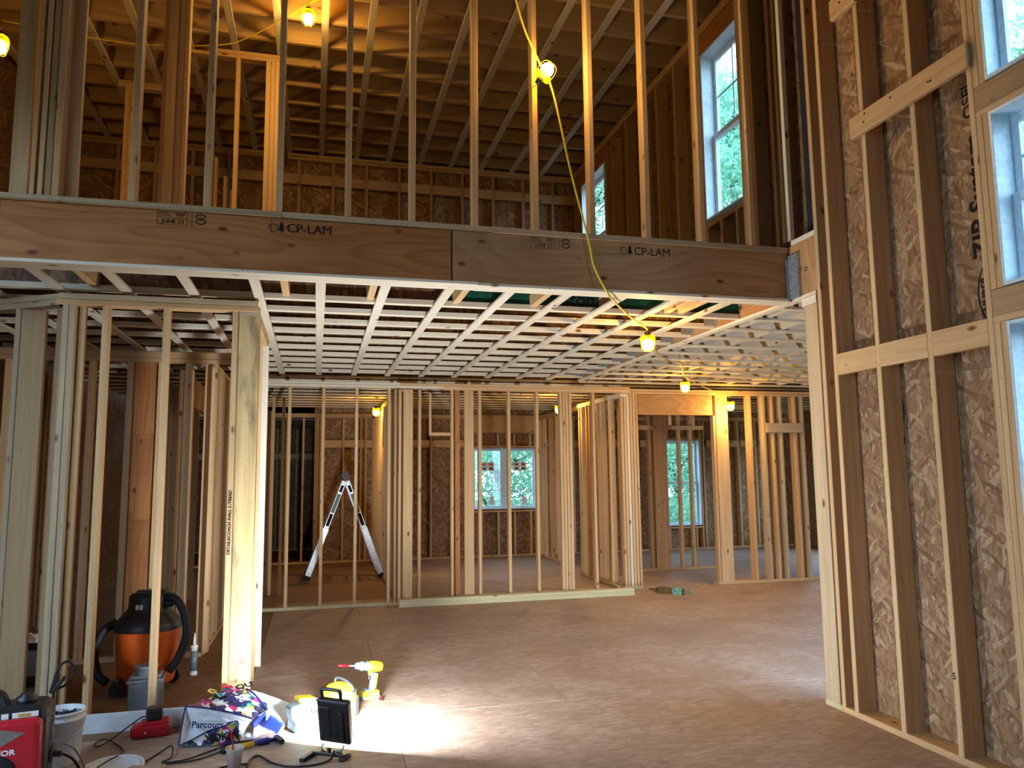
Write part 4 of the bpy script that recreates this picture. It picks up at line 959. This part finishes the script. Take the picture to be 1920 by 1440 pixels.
cord('extension_cord', [(-0.88, 4.80, 0.008), (-0.83, 4.93, 0.008), (-0.775, 4.95, 0.03), (-0.755, 4.83, 0.008), (-0.79, 4.75, 0.008), (-0.68, 4.76, 0.008), (-0.567, 4.855, 0.008), (-0.46, 4.965, 0.008), (-0.38, 5.04, 0.008)], 0.0045, 'rubber', 'black cord winding from the cardboard to the shopping bag')
cord('extension_cord', [(-0.77, 4.72, 0.008), (-0.62, 4.74, 0.008), (-0.50, 4.84, 0.008), (-0.45, 4.92, 0.008), (-0.36, 4.96, 0.008)], 0.0045, 'rubber', 'second black cord running beside the first toward the hammer')
cord('extension_cord', [(-0.62, 4.50, 0.008), (-0.50, 4.56, 0.008), (-0.42, 4.60, 0.008), (-0.33, 4.60, 0.008)], 0.005, 'rubber', 'short black cord behind the plastic drink cup')
sc = root('wall_anchor', (0.47, 5.62, 0), 'small dark red screw lying alone right of the drill', 'screw')
bm = bmesh.new(); cyl(bm, (0.465, 5.63, 0.012), (0.478, 5.60, 0.006), 0.006, 8, 0.003); bmobj('shank', bm, 'black', sc)
bm = bmesh.new(); cyl(bm, (0.462, 5.64, 0.012), (0.465, 5.63, 0.012), 0.012, 8); bmobj('head', bm, 'red', sc)

# ------------------------------------------------------------------ shopping bag lying open
bag = root('shopping_bag', (-0.50, 5.2, 0), 'crumpled white shopping bag with navy edges and colourful lettering lying on its side', 'bag')
def skin(name, grid, mat, thick=0.002, sub=3, jit=0.006, label=None):
    """patch through a grid of points, subdivided and crumpled"""
    bm = bmesh.new(); rows = len(grid); cols = len(grid[0]); n = 4
    def at(u, v):
        u = min(max(u, 0), rows - 1); v = min(max(v, 0), cols - 1)
        i, j = min(int(u), rows - 2), min(int(v), cols - 2); a, b2 = u - i, v - j
        p = [Vector(grid[i][j]), Vector(grid[i][j + 1]), Vector(grid[i + 1][j]), Vector(grid[i + 1][j + 1])]
        return (p[0] * (1 - b2) + p[1] * b2) * (1 - a) + (p[2] * (1 - b2) + p[3] * b2) * a
    V = []
    for i in range((rows - 1) * n + 1):
        V.append([])
        for j in range((cols - 1) * n + 1):
            p = at(i / n, j / n)
            edge = i in (0, (rows - 1) * n) or j in (0, (cols - 1) * n)
            if not edge: p = p + Vector((random.uniform(-jit, jit), random.uniform(-jit, jit), random.uniform(-jit, jit)))
            V[-1].append(bm.verts.new(p))
    for i in range(len(V) - 1):
        for j in range(len(V[0]) - 1): bm.faces.new((V[i][j], V[i][j + 1], V[i + 1][j + 1], V[i + 1][j]))
    o = bmobj(name, bm, mat, bag, label=label); md = o.modifiers.new('thickness', 'SOLIDIFY'); md.thickness = thick
    return o
# mouth faces the camera and opens left; front lip low, back lip high
ml0, ml1 = (-0.745, 5.00, 0.012), (-0.735, 5.13, 0.195)
mr0, mr1 = (-0.425, 4.975, 0.015), (-0.345, 5.08, 0.105)
bk0, bk1, bk2 = (-0.62, 5.36, 0.006), (-0.58, 5.40, 0.20), (-0.30, 5.40, 0.01)
skin('inner_panel', [[ml1, (-0.55, 5.10, 0.160), mr1], [(-0.70, 5.12, 0.09), (-0.54, 5.13, 0.08), (-0.38, 5.12, 0.05)], [(-0.73, 5.05, 0.014), (-0.52, 5.08, 0.012), (-0.40, 5.08, 0.012)]], 'bluewhite', label='white inside with black script')
skin('side_panel', [[ml1, (-0.68, 5.22, 0.12), bk0], [ml0, (-0.70, 5.10, 0.02), (-0.66, 5.25, 0.008)]], 'bluewhite')
skin('top_panel', [[ml1, (-0.55, 5.105, 0.165), mr1, (-0.27, 5.25, 0.10)], [(-0.66, 5.28, 0.175), (-0.52, 5.27, 0.20), (-0.36, 5.28, 0.18), (-0.26, 5.33, 0.11)], [(-0.57, 5.395, 0.195), (-0.49, 5.40, 0.215), (-0.41, 5.41, 0.195), (-0.31, 5.40, 0.10)]], 'print', label='printed outside face')
skin('back_panel', [[(-0.41, 5.41, 0.198), (-0.31, 5.40, 0.165), (-0.20, 5.36, 0.13), (-0.12, 5.33, 0.10)], [(-0.34, 5.24, 0.09), (-0.26, 5.26, 0.09), (-0.2, 5.2, 0.07), (-0.15, 5.2, 0.04)], [(-0.34, 5.07, 0.01), (-0.28, 5.08, 0.008), (-0.22, 5.10, 0.006), (-0.17, 5.15, 0.005)]], 'bluewhite', label='white crumpled back')
skin('front_flap', [[(-0.58, 4.985, 0.085), (-0.50, 4.975, 0.105), mr0[:2] + (0.125,)], [ml0, (-0.55, 4.965, 0.006), (-0.415, 4.96, 0.012)]], 'print', label='dark printed flap hanging forward')
skin('floor_panel', [[ml0, (-0.55, 4.97, 0.006), mr0, (-0.33, 5.02, 0.006)], [(-0.66, 5.3, 0.006), (-0.5, 5.3, 0.006), (-0.38, 5.3, 0.006), (-0.25, 5.2, 0.006)]], 'bluewhite')
def strip(name, pts, mat, w=0.006):
    bm = bmesh.new(); tube(bm, pts, w, 6); return bmobj(name, bm, mat, bag)
strip('navy_trim', [ml0, (-0.742, 5.06, 0.10), ml1], 'navy', 0.005); strip('navy_trim', [ml1, (-0.64, 5.11, 0.185), (-0.55, 5.095, 0.170), (-0.44, 5.085, 0.14), mr1], 'navy', 0.005)
strip('navy_trim', [ml0, (-0.66, 4.98, 0.05), (-0.58, 4.98, 0.088), (-0.50, 4.97, 0.108), (-0.425, 4.968, 0.13), (-0.418, 4.958, 0.07), (-0.41, 4.955, 0.012)], 'navy', 0.004)
strip('navy_trim', [(-0.41, 5.41, 0.20), (-0.36, 5.32, 0.19), (-0.30, 5.26, 0.14), (-0.27, 5.22, 0.11)], 'navy', 0.006)
bm = bmesh.new(); bbox(bm, -0.05, 0.05, -0.008, 0.008, -0.03, 0.03, Matrix.Translation((-0.31, 5.14, 0.075)) @ Euler((R(30), R(-25), R(35))).to_matrix().to_4x4(), 0.006); bmobj('strap', bm, 'blue', bag)
bm = bmesh.new(); bbox(bm, -0.05, 0.05, -0.01, 0.01, -0.04, 0.04, Matrix.Translation((-0.225, 5.11, 0.05)) @ Euler((R(10), R(35), R(-10))).to_matrix().to_4x4(), 0.006); bmobj('strap', bm, 'blue', bag)
nx = Vector((0.82, 0.0, -0.08)).normalized(); ny = Vector((0.08, 0.80, 0.28)).normalized()
for body, s, p, mt2, ang in (('TLC', 0.085, (-0.55, 5.335, 0.215), 'navy', -40), ('AND', 0.06, (-0.60, 5.27, 0.19), 'ink', 10), ('MES', 0.085, (-0.52, 5.20, 0.192), 'navy', -20), ('OU', 0.07, (-0.47, 5.34, 0.215), 'ink', 30),
                            ('S', 0.10, (-0.40, 5.165, 0.165), 'teal', -70), ('0', 0.08, (-0.62, 5.33, 0.20), 'ochre', 60), ('M', 0.06, (-0.66, 5.19, 0.19), 'magenta', -15), ('C', 0.07, (-0.43, 5.24, 0.198), 'paper', -60), ('L', 0.07, (-0.57, 5.24, 0.205), 'teal', 40)):
    q_ = Quaternion(nx.cross(ny), R(ang)); text('lettering', body, s, Vector(p) + Vector((0, -0.004, 0.012)), q_ @ nx, q_ @ ny, mt2, bag, bold=0.003)
text('lettering', 'Parcours C', 0.050, (-0.69, 5.075, 0.100), (1, 0.02, -0.12), (0.05, 0.55, 1), 'navy', bag, bold=0.0012)
text('lettering', 'XOKW', 0.06, (-0.60, 4.958, 0.045), (1, 0, 0.15), (0, 0.1, 1), 'ink', bag, bold=0.002)
text('lettering', 'O', 0.05, (-0.44, 4.955, 0.04), (1, 0, 0), (0, 0, 1), 'ochre', bag, bold=0.004)
bm = bmesh.new(); cyl(bm, (-0.56, 5.41, 0.225), (-0.50, 5.41, 0.222), 0.008, 8); bmobj('red_tab', bm, 'red', bag)

# ------------------------------------------------------------------ pail, lid, cup
pl_ = root('plastic_pail', (-1.345, 4.93, 0), 'white plastic pail full of dark blue screws beside the red generator', 'bucket')
B = W[pl_.name] @ Matrix.Diagonal((0.80, 0.80, 0.82, 1))
bm = bmesh.new(); lathe(bm, [(0.0001, 0.004), (0.118, 0.0), (0.121, 0.01), (0.137, 0.285), (0.146, 0.286), (0.147, 0.300), (0.140, 0.303), (0.141, 0.325), (0.148, 0.327), (0.149, 0.340), (0.143, 0.345), (0.137, 0.345), (0.134, 0.29), (0.118, 0.02), (0.0001, 0.018)], 40, B, cap=False)
bmobj('pail_body', bm, 'pail', pl_, B, smooth=True)
bm = bmesh.new(); tube(bm, [B @ Vector((0.150 * math.cos(a), 0.150 * math.sin(a), 0.285 - 0.10 * max(0, math.sin(-a)) ** 0.7)) for a in [math.pi * (1 + i / 14) for i in range(15)]], 0.003, 6); bmobj('bail_handle', bm, 'alu', pl_, B)
bm = bmesh.new()
for _ in range(260):
    a, rr = random.uniform(0, 6.283), 0.128 * math.sqrt(random.random()); c = B @ Vector((rr * math.cos(a), rr * math.sin(a), 0.30 + random.uniform(-0.008, 0.012)))
    d = Vector((random.uniform(-1, 1), random.uniform(-1, 1), random.uniform(-.5, .8))).normalized() * 0.016
    cyl(bm, c - d, c + d, 0.0035, 5, 0.002)
lathe(bm, [(0.0001, 0.295), (0.132, 0.295)], 24, B, cap=False)
tag(bmobj('screws', bm, 'fasten', None, B), 'dark blue screws heaped in the white pail', 'screws', kind='stuff')
ld_ = root('pail_lid', (-1.03, 4.74, 0), 'white round pail lid lying flat at the bottom frame edge', 'lid')
B = W[ld_.name] @ Matrix.Rotation(R(2), 4, 'X')
bm = bmesh.new(); lathe(bm, [(0.0001, 0.006), (0.120, 0.006), (0.124, 0.016), (0.128, 0.016), (0.132, 0.008), (0.142, 0.008), (0.146, 0.022), (0.151, 0.022), (0.153, 0.0), (0.0001, 0.0)], 40, B, cap=False); bmobj('disc', bm, 'pail', ld_, B, smooth=True)
bm = bmesh.new()
for i in range(24):
    a = 6.283 * i / 24; cyl(bm, B @ Vector((0.138 * math.cos(a), 0.138 * math.sin(a), 0.008)), B @ Vector((0.138 * math.cos(a), 0.138 * math.sin(a), 0.018)), 0.004, 6)
tag(bmobj('rim_ribs', bm, 'pail', ld_, B), kind='stuff')

cp_ = root('drink_cup', (-0.395, 4.53, 0), 'clear plastic drink cup with red straw at the bottom frame edge', 'cup'); B = W[cp_.name]
bm = bmesh.new(); lathe(bm, [(0.0001, 0.002), (0.030, 0.0), (0.045, 0.115), (0.049, 0.118), (0.049, 0.124), (0.043, 0.122), (0.030, 0.006), (0.0001, 0.006)], 28, B, cap=False); bmobj('cup_wall', bm, 'clear', cp_, B, smooth=True)
bm = bmesh.new(); lathe(bm, [(0.0001, 0.007), (0.029, 0.007), (0.037, 0.065), (0.0001, 0.065)], 20, B, cap=False); bmobj('drink', bm, 'magenta', cp_, B, smooth=True)
bm = bmesh.new(); cyl(bm, B @ Vector((0.010, 0.0, 0.02)), B @ Vector((-0.025, 0.01, 0.205)), 0.0045, 8); bmobj('straw', bm, 'red', cp_, B)
cb = root('cardboard_piece', (-0.86, 4.60, 0), 'flat torn piece of cardboard beside the pail lid', 'cardboard'); B = W[cb.name]
bm = bmesh.new(); bbox(bm, -0.09, 0.10, -0.07, 0.07, 0.0, 0.03, B @ Matrix.Rotation(R(-12), 4, 'Z'), 0.002); bmobj('sheet', bm, 'cardboard', cb, B)
bm = bmesh.new(); bbox(bm, -0.02, 0.09, -0.06, 0.05, 0.03, 0.034, B @ Matrix.Rotation(R(8), 4, 'Z')); bmobj('flap', bm, 'cardboard', cb, B)

# ------------------------------------------------------------------ generator
gn = root('generator', (-1.50, 4.36, 0), 'red and black portable inverter generator cut off by the left frame edge', 'generator', rot=(0, 0, R(10)))
B = W[gn.name]
bm = bmesh.new(); bbox(bm, -0.24, 0.25, -0.02, 0.26, 0.03, 0.445, B, 0.06, 4); bmobj('housing', bm, 'black', gn, B)
bm = bmesh.new(); bbox(bm, -0.25, 0.225, -0.07, 0.00, 0.02, 0.405, B, 0.035, 4); bmobj('front_cover', bm, 'red', gn, B)
bm = bmesh.new(); v = [bm.verts.new(B @ Vector(p)) for p in ((-0.24, -0.0715, 0.385), (0.0, -0.0715, 0.385), (0.155, -0.0715, 0.345), (0.06, -0.0715, 0.295), (-0.24, -0.0715, 0.275))]; bm.faces.new(v)
r_ = bmesh.ops.extrude_face_region(bm, geom=bm.faces[:]); bmesh.ops.translate(bm, verts=[x for x in r_['geom'] if isinstance(x, bmesh.types.BMVert)], vec=B.to_3x3() @ Vector((0, 0.004, 0)))
bmobj('grey_panel', bm, 'beige', gn, B)
bm = bmesh.new(); lathe(bm, [(0.0001, 0.0), (0.082, 0.0), (0.088, 0.006), (0.082, 0.012), (0.0001, 0.006)], 30, B @ Matrix.Translation((0.04, -0.066, 0.165)) @ Matrix.Rotation(R(90), 4, 'X'), cap=False); bmobj('outlet_dial', bm, 'rubber', gn, B, smooth=True)
text('print', 'TOR', 0.034, B @ Vector((0.035, -0.0722, 0.262)), B.to_3x3() @ Vector((1, 0, 0)), (0, 0, 1), 'paper', gn, bold=0.0012, sx=1.2)
for x0, w_ in ((-0.06, 0.09), (0.045, 0.03), (0.09, 0.11)):
    bm = bmesh.new(); bbox(bm, x0, x0 + w_, -0.0, 0.002, 0.405, 0.43, B @ Matrix.Translation((0, -0.022, 0))); o = bmobj('sticker', bm, 'paper', gn, B)
bm = bmesh.new(); bbox(bm, 0.115, 0.165, -0.0245, -0.0225, 0.410, 0.424, B); bmobj('sticker_mark', bm, 'ochre', gn, B)
bm = bmesh.new(); lathe(bm, [(0.045, 0), (0.048, 0.03), (0.03, 0.035), (0.03, 0.045)], 18, B @ Matrix.Translation((0.13, 0.12, 0.44))); bmobj('fuel_cap', bm, 'black', gn, B, smooth=True)
bm = bmesh.new(); tube(bm, [B @ Vector(p) for p in ((-0.2, 0.1, 0.43), (-0.18, 0.1, 0.50), (-0.10, 0.1, 0.515), (0.02, 0.1, 0.50), (0.05, 0.1, 0.43))], 0.018, 8); bmobj('carry_handle', bm, 'black', gn, B, smooth=True)
bm = bmesh.new(); bbox(bm, 0.249, 0.262, 0.03, 0.12, 0.16, 0.22, B, 0.004); cyl(bm, B @ Vector((0.25, 0.07, 0.19)), B @ Vector((0.30, 0.07, 0.185)), 0.014, 10); bmobj('power_plug', bm, 'black', gn, B)
bm = bmesh.new()
for i in range(7): bbox(bm, 0.248, 0.254, 0.06, 0.16, 0.24 + i * 0.022, 0.25 + i * 0.022, B)
tag(bmobj('vent_ribs', bm, 'grey', gn, B), kind='stuff')
cord('power_cable', [(-1.255, 4.48, 0.185), (-1.27, 4.58, 0.165), (-1.225, 4.64, 0.12), (-1.20, 4.66, 0.085), (-1.165, 4.62, 0.05), (-1.14, 4.52, 0.012), (-1.13, 4.40, 0.01)], 0.007, 'rubber', 'thick black cable leaving the generator in front of the pail')
cord('power_cable', [(-1.255, 4.50, 0.20), (-1.26, 4.62, 0.195), (-1.22, 4.70, 0.14), (-1.17, 4.66, 0.09), (-1.10, 4.55, 0.03), (-1.04, 4.45, 0.01)], 0.004, 'tool_grey', 'thin grey cable leaving the generator in front of the pail')
jc = root('jumper_cable', (-1.42, 5.16, 0), 'black looped cable with clamps standing up behind the white pail', 'cable')
bm = bmesh.new(); tube(bm, [(-1.46, 5.14, 0.0), (-1.455, 5.14, 0.36), (-1.45, 5.14, 0.43), (-1.42, 5.15, 0.485), (-1.385, 5.16, 0.49), (-1.36, 5.17, 0.45), (-1.365, 5.17, 0.40), (-1.40, 5.17, 0.36), (-1.44, 5.18, 0.34)], 0.007, 8); bmobj('cable', bm, 'rubber', jc, smooth=True)
bm = bmesh.new(); bbox(bm, -0.01, 0.01, -0.008, 0.008, -0.05, 0.06, Matrix.Translation((-1.455, 5.13, 0.375)) @ Matrix.Rotation(R(15), 4, 'Y'), 0.003); bbox(bm, -0.01, 0.01, -0.008, 0.008, -0.05, 0.05, Matrix.Translation((-1.425, 5.13, 0.375)) @ Matrix.Rotation(R(35), 4, 'Y'), 0.003); bmobj('clamp', bm, 'black', jc)

# ------------------------------------------------------------------ things behind the left studs
sv = root('shop_vacuum', (-1.20, 6.40, 0), 'orange shop vacuum with black lid and hose behind the left studs', 'vacuum', rot=(0, 0, R(-12)))
B = W[sv.name] @ Matrix.Diagonal((0.86, 0.86, 1, 1))
bm = bmesh.new(); lathe(bm, [(0.0001, 0.06), (0.215, 0.06), (0.228, 0.08), (0.262, 0.44), (0.268, 0.45), (0.262, 0.46), (0.0001, 0.46)], 32, B, cap=False); bmobj('drum', bm, 'orange', sv, B, smooth=True)
bm = bmesh.new(); lathe(bm, [(0.272, 0.445), (0.276, 0.475), (0.262, 0.50), (0.20, 0.56), (0.165, 0.60), (0.160, 0.68), (0.145, 0.70), (0.0001, 0.705)], 32, B, cap=False); bmobj('lid', bm, 'black', sv, B, smooth=True)
bm = bmesh.new(); bbox(bm, -0.10, 0.16, -0.05, 0.05, 0.685, 0.725, B, 0.015, 3); bbox(bm, 0.12, 0.22, -0.04, 0.04, 0.60, 0.70, B, 0.02, 3); bmobj('handle', bm, 'black', sv, B)
bm = bmesh.new(); bbox(bm, -0.045, -0.015, -0.168, -0.160, 0.60, 0.635, B, 0.003); bbox(bm, -0.008, 0.015, -0.170, -0.162, 0.60, 0.635, B, 0.003); bmobj('label_plate', bm, 'paper', sv, B)
bm = bmesh.new(); tube(bm, [B @ Vector(p) for p in ((0.12, -0.02, 0.66), (0.24, -0.04, 0.66), (0.33, -0.06, 0.55), (0.36, -0.08, 0.40), (0.31, -0.10, 0.25), (0.25, -0.16, 0.16))], 0.030, 10); bmobj('hose', bm, 'rubber', sv, B, smooth=True)
bm = bmesh.new(); tube(bm, [B @ Vector(p) for p in ((-0.24, -0.05, 0.50), (-0.34, -0.10, 0.44), (-0.38, -0.14, 0.30), (-0.33, -0.18, 0.16), (-0.24, -0.2, 0.10))], 0.030, 10); bmobj('hose', bm, 'rubber', sv, B, smooth=True)
for a in (-60, 60, 150, 240):
    cx, cy_ = 0.27 * math.cos(R(a)), 0.27 * math.sin(R(a))
    bm = bmesh.new(); cyl(bm, B @ Vector((cx, cy_ - 0.02, 0.055)), B @ Vector((cx, cy_ + 0.02, 0.055)), 0.055, 14); bbox(bm, cx - 0.03, cx + 0.03, cy_ - 0.03, cy_ + 0.03, 0.07, 0.13, B, 0.01); bmobj('caster', bm, 'black', sv, B)
bn = root('storage_bin', (-1.09, 5.82, 0), 'grey plastic bin with a ridged lid standing in front of the vacuum', 'bin', rot=(0, 0, R(4)))
B = W[bn.name] @ Matrix.Diagonal((0.84, 0.84, 0.86, 1))
bm = bmesh.new(); bbox(bm, -0.12, 0.13, -0.10, 0.10, 0.0, 0.25, B, 0.02, 2); bmobj('bin_body', bm, 'grey', bn, B)
bm = bmesh.new(); bbox(bm, -0.13, 0.14, -0.11, 0.11, 0.235, 0.262, B, 0.008, 2); bbox(bm, -0.11, 0.12, -0.09, 0.09, 0.262, 0.29, B, 0.012, 2); bmobj('bin_lid', bm, 'grey', bn, B)
bm = bmesh.new(); lathe(bm, [(0.080, 0.29), (0.082, 0.335), (0.088, 0.337), (0.088, 0.352), (0.080, 0.354), (0.0001, 0.350)], 28, B, cap=False); bmobj('round_tub', bm, 'grey', bn, B, smooth=True)
ct = root('caulk_tube', (-0.92, 6.76, 0), 'white caulk tube standing upright on its base behind the studs', 'caulk tube'); B = W[ct.name]
bm = bmesh.new(); lathe(bm, [(0.030, 0.0), (0.030, 0.02), (0.026, 0.022), (0.026, 0.215), (0.030, 0.217), (0.030, 0.228), (0.012, 0.232)], 20, B); bmobj('barrel', bm, 'pail', ct, B, smooth=True)
bm = bmesh.new(); lathe(bm, [(0.0265, 0.035), (0.0265, 0.19)], 20, B); bmobj('tube_label', bm, 'tool_grey', ct, B, smooth=True)
bm = bmesh.new(); lathe(bm, [(0.012, 0.230), (0.004, 0.325)], 12, B); bmobj('nozzle', bm, 'pail', ct, B, smooth=True)
bx_ = root('equipment_box', (-1.93, 6.10, 0), 'dark grey box with crumpled white paper on top behind the corner studs', 'box'); B = W[bx_.name]
bm = bmesh.new(); bbox(bm, -0.26, 0.20, -0.15, 0.15, 0.0, 0.42, B, 0.015); bmobj('case', bm, 'grey', bx_, B)
bm = bmesh.new(); bbox(bm, -0.27, 0.21, -0.16, 0.16, 0.42, 0.50, B, 0.015); bbox(bm, -0.262, 0.205, -0.155, -0.14, 0.18, 0.25, B); bmobj('case_lid', bm, 'black', bx_, B)
bm = bmesh.new(); blob(bm, B @ Vector((0.10, -0.12, 0.49)), 0.06, 7, 5, (1.5, 1, 0.5))
for v in bm.verts: v.co += Vector((random.uniform(-.02, .02), random.uniform(-.02, .02), random.uniform(-.015, .015)))
tag(bmobj('crumpled_paper', bm, 'paper', None, Matrix.Translation((-1.70, 6.03, 0.49)) @ Matrix.Translation((1.70, -6.03, -0.49))), 'crumpled white paper lying on the dark grey box', 'paper')

# ------------------------------------------------------------------ folding ladder
la = root('folding_ladder', (0.44, 12.3, 0), 'aluminium folding ladder standing open as an A behind the middle studs', 'ladder'); 
for s, fx in ((-1, -0.12), (1, 1.0)):
    ax = 0.44
    d = Vector((fx - ax, 0, -1.52)); L = d.length; u = d.normalized()
    for yy in (12.05, 12.55):
        A = Vector((ax, yy, 1.55)); q_ = u.to_track_quat('Z', 'Y').to_matrix().to_4x4(); Bm = Matrix.Translation(A) @ q_
        # local z runs down the leg, local x/y across it
        side = Vector((0, 1, 0)); xx = u.cross(side).normalized(); Bm = Matrix(((xx.x, side.x, u.x, A.x), (xx.y, side.y, u.y, A.y), (xx.z, side.z, u.z, A.z), (0, 0, 0, 1)))
        bm = bmesh.new(); bbox(bm, -0.036, 0.036, -0.014, 0.014, 0.06, L * 0.62, Bm, 0.004); bmobj('inner_rail', bm, 'alu', la, smooth=False)
        bm = bmesh.new(); bbox(bm, -0.046, 0.046, -0.022, 0.022, L * 0.50, L - 0.05, Bm, 0.005); bmobj('outer_rail', bm, 'alu', la)
        bm = bmesh.new(); bbox(bm, -0.050, 0.050, -0.03, 0.03, L - 0.07, L + 0.0, Bm, 0.008); bmobj('foot', bm, 'rubber', la)
        if yy < 12.3:
            bm = bmesh.new(); bbox(bm, -0.02, 0.02, -0.0165, -0.0145, 0.13, 0.24, Bm, 0.002); bmobj('warning_sticker', bm, 'ink', la); bm = bmesh.new(); bbox(bm, -0.024, 0.024, -0.0165, -0.0145, L * 0.36, L * 0.48, Bm, 0.002); bmobj('warning_sticker', bm, 'ink', la)
            bm = bmesh.new(); bbox(bm, -0.026, 0.026, -0.016, -0.0142, 0.27, L * 0.35, Bm, 0.001); bmobj('name_sticker', bm, 'tool_grey', la)
    for k in range(5):
        t_ = 0.30 + k * 0.28
        if t_ < L - 0.08:
            c0 = Vector((ax, 12.05, 1.55)) + u * t_; bm = bmesh.new(); cyl(bm, c0, c0 + Vector((0, 0.5, 0)), 0.015, 10); bmobj('rung', bm, 'alu', la)
for yy in (12.03, 12.53):
    bm = bmesh.new(); cyl(bm, (0.44, yy, 1.565), (0.44, yy + 0.04, 1.565), 0.062, 20); bmobj('hinge', bm, 'black', la)
    bm = bmesh.new(); cyl(bm, (0.44, yy - 0.004, 1.565), (0.44, yy, 1.565), 0.042, 20); bmobj('hinge_ring', bm, 'red', la)
    bm = bmesh.new(); cyl(bm, (0.44, yy - 0.008, 1.565), (0.44, yy - 0.003, 1.565), 0.032, 20); bmobj('hinge_cap', bm, 'black', la)

# puddle by the doorway
mt2, t2, b2_ = nt('water', 0.03, 0.6); b2_.inputs['Base Color'].default_value = (0.10, 0.07, 0.06, 1); M['water'] = mt2
bm = bmesh.new(); n = 40
vs = [bm.verts.new((0.24 * math.cos(6.283 * i / n) * (1 + 0.18 * math.sin(i * 1.3) * math.cos(i * .7)), 0.36 * math.sin(6.283 * i / n) * (1 + 0.15 * math.sin(i * 0.9)), 0.0012)) for i in range(n)]
bm.faces.new(vs); tag(bmobj('puddle', bm, 'water', None, Matrix.Translation((4.60, 9.62, 0)), local=True), 'small shiny water puddle on the floor before the doorway', 'puddle')

# ------------------------------------------------------------------ outside: ground and trees
o = box('ground', 'groundcover', -30, 60, -30, 60, -0.6, -0.35); tag(o, kind='structure')
def tree_mesh(n, rx, rz, seed, leaf=0.09):
    rnd = random.Random(seed); vs = []; fs = []
    clumps = [(rnd.gauss(0, rx * 0.5), rnd.gauss(0, rx * 0.5), rnd.gauss(0, rz * 0.45)) for _ in range(46)]
    for i in range(n):
        c = clumps[rnd.randrange(len(clumps))]; p = Vector((c[0] + rnd.gauss(0, rx * 0.17), c[1] + rnd.gauss(0, rx * 0.17), c[2] + rnd.gauss(0, rz * 0.10)))
        a = Vector((rnd.uniform(-1, 1), rnd.uniform(-1, 1), rnd.uniform(-1, 1))).normalized(); b3 = a.orthogonal().normalized() * leaf * rnd.uniform(.5, 1.1); a = a * leaf * rnd.uniform(.6, 1.3)
        k = len(vs); vs += [p - a, p + b3 * 0.5, p + a, p - b3 * 0.5]; fs.append((k, k + 1, k + 2, k + 3))
    me = bpy.data.meshes.new('foliage'); me.from_pydata(vs, [], fs); me.materials.append(M['leaves']); return me
TM = [tree_mesh(17000, 2.7, 3.6, 1, .10), tree_mesh(15000, 2.5, 2.6, 2, .075)]
def tree(x, y, zc, which, h, label):
    t = root('tree', (x, y, -0.35), label, 'tree')
    f = bpy.data.objects.new('foliage', TM[which]); place(f, Matrix.Translation((x, y, zc)) @ Matrix.Rotation(x * 3.1, 4, 'Z'), t); f['kind'] = 'stuff'
    bm = bmesh.new(); tube(bm, [(x, y, -0.4), (x + 0.1, y, zc * 0.5), (x - 0.1, y + 0.1, zc), (x + 0.1, y, zc + 2)], 0.11, 8); bmobj('trunk', bm, 'bark', t)
    for s in (-1, 1, 0.5):
        bm = bmesh.new(); tube(bm, [(x, y, zc - 1.0 + s), (x + s * 0.8, y - s * 0.6, zc + s * 0.3), (x + s * 1.6, y - s, zc + 0.8 + s)], 0.04, 6); bmobj('branch', bm, 'bark', t)
for x, y, zc, wh, lb in ((12.2, 9.3, 6.6, 0, 'tree with its crown level with the near right-hand windows'), (11.8, 19.2, 10.5, 0, 'tall tree filling the tall upper window'), (8.2, 22.5, 10.2, 0, 'tall tree beyond the small upper window at the back'),
                       (5.1, 21.5, 1.9, 1, 'leafy tree behind the double window in the back wall'), (10.8, 22.0, 2.0, 1, 'leafy tree behind the narrow window seen through the doorway')):
    tree(x, y, zc, wh, 8, lb)
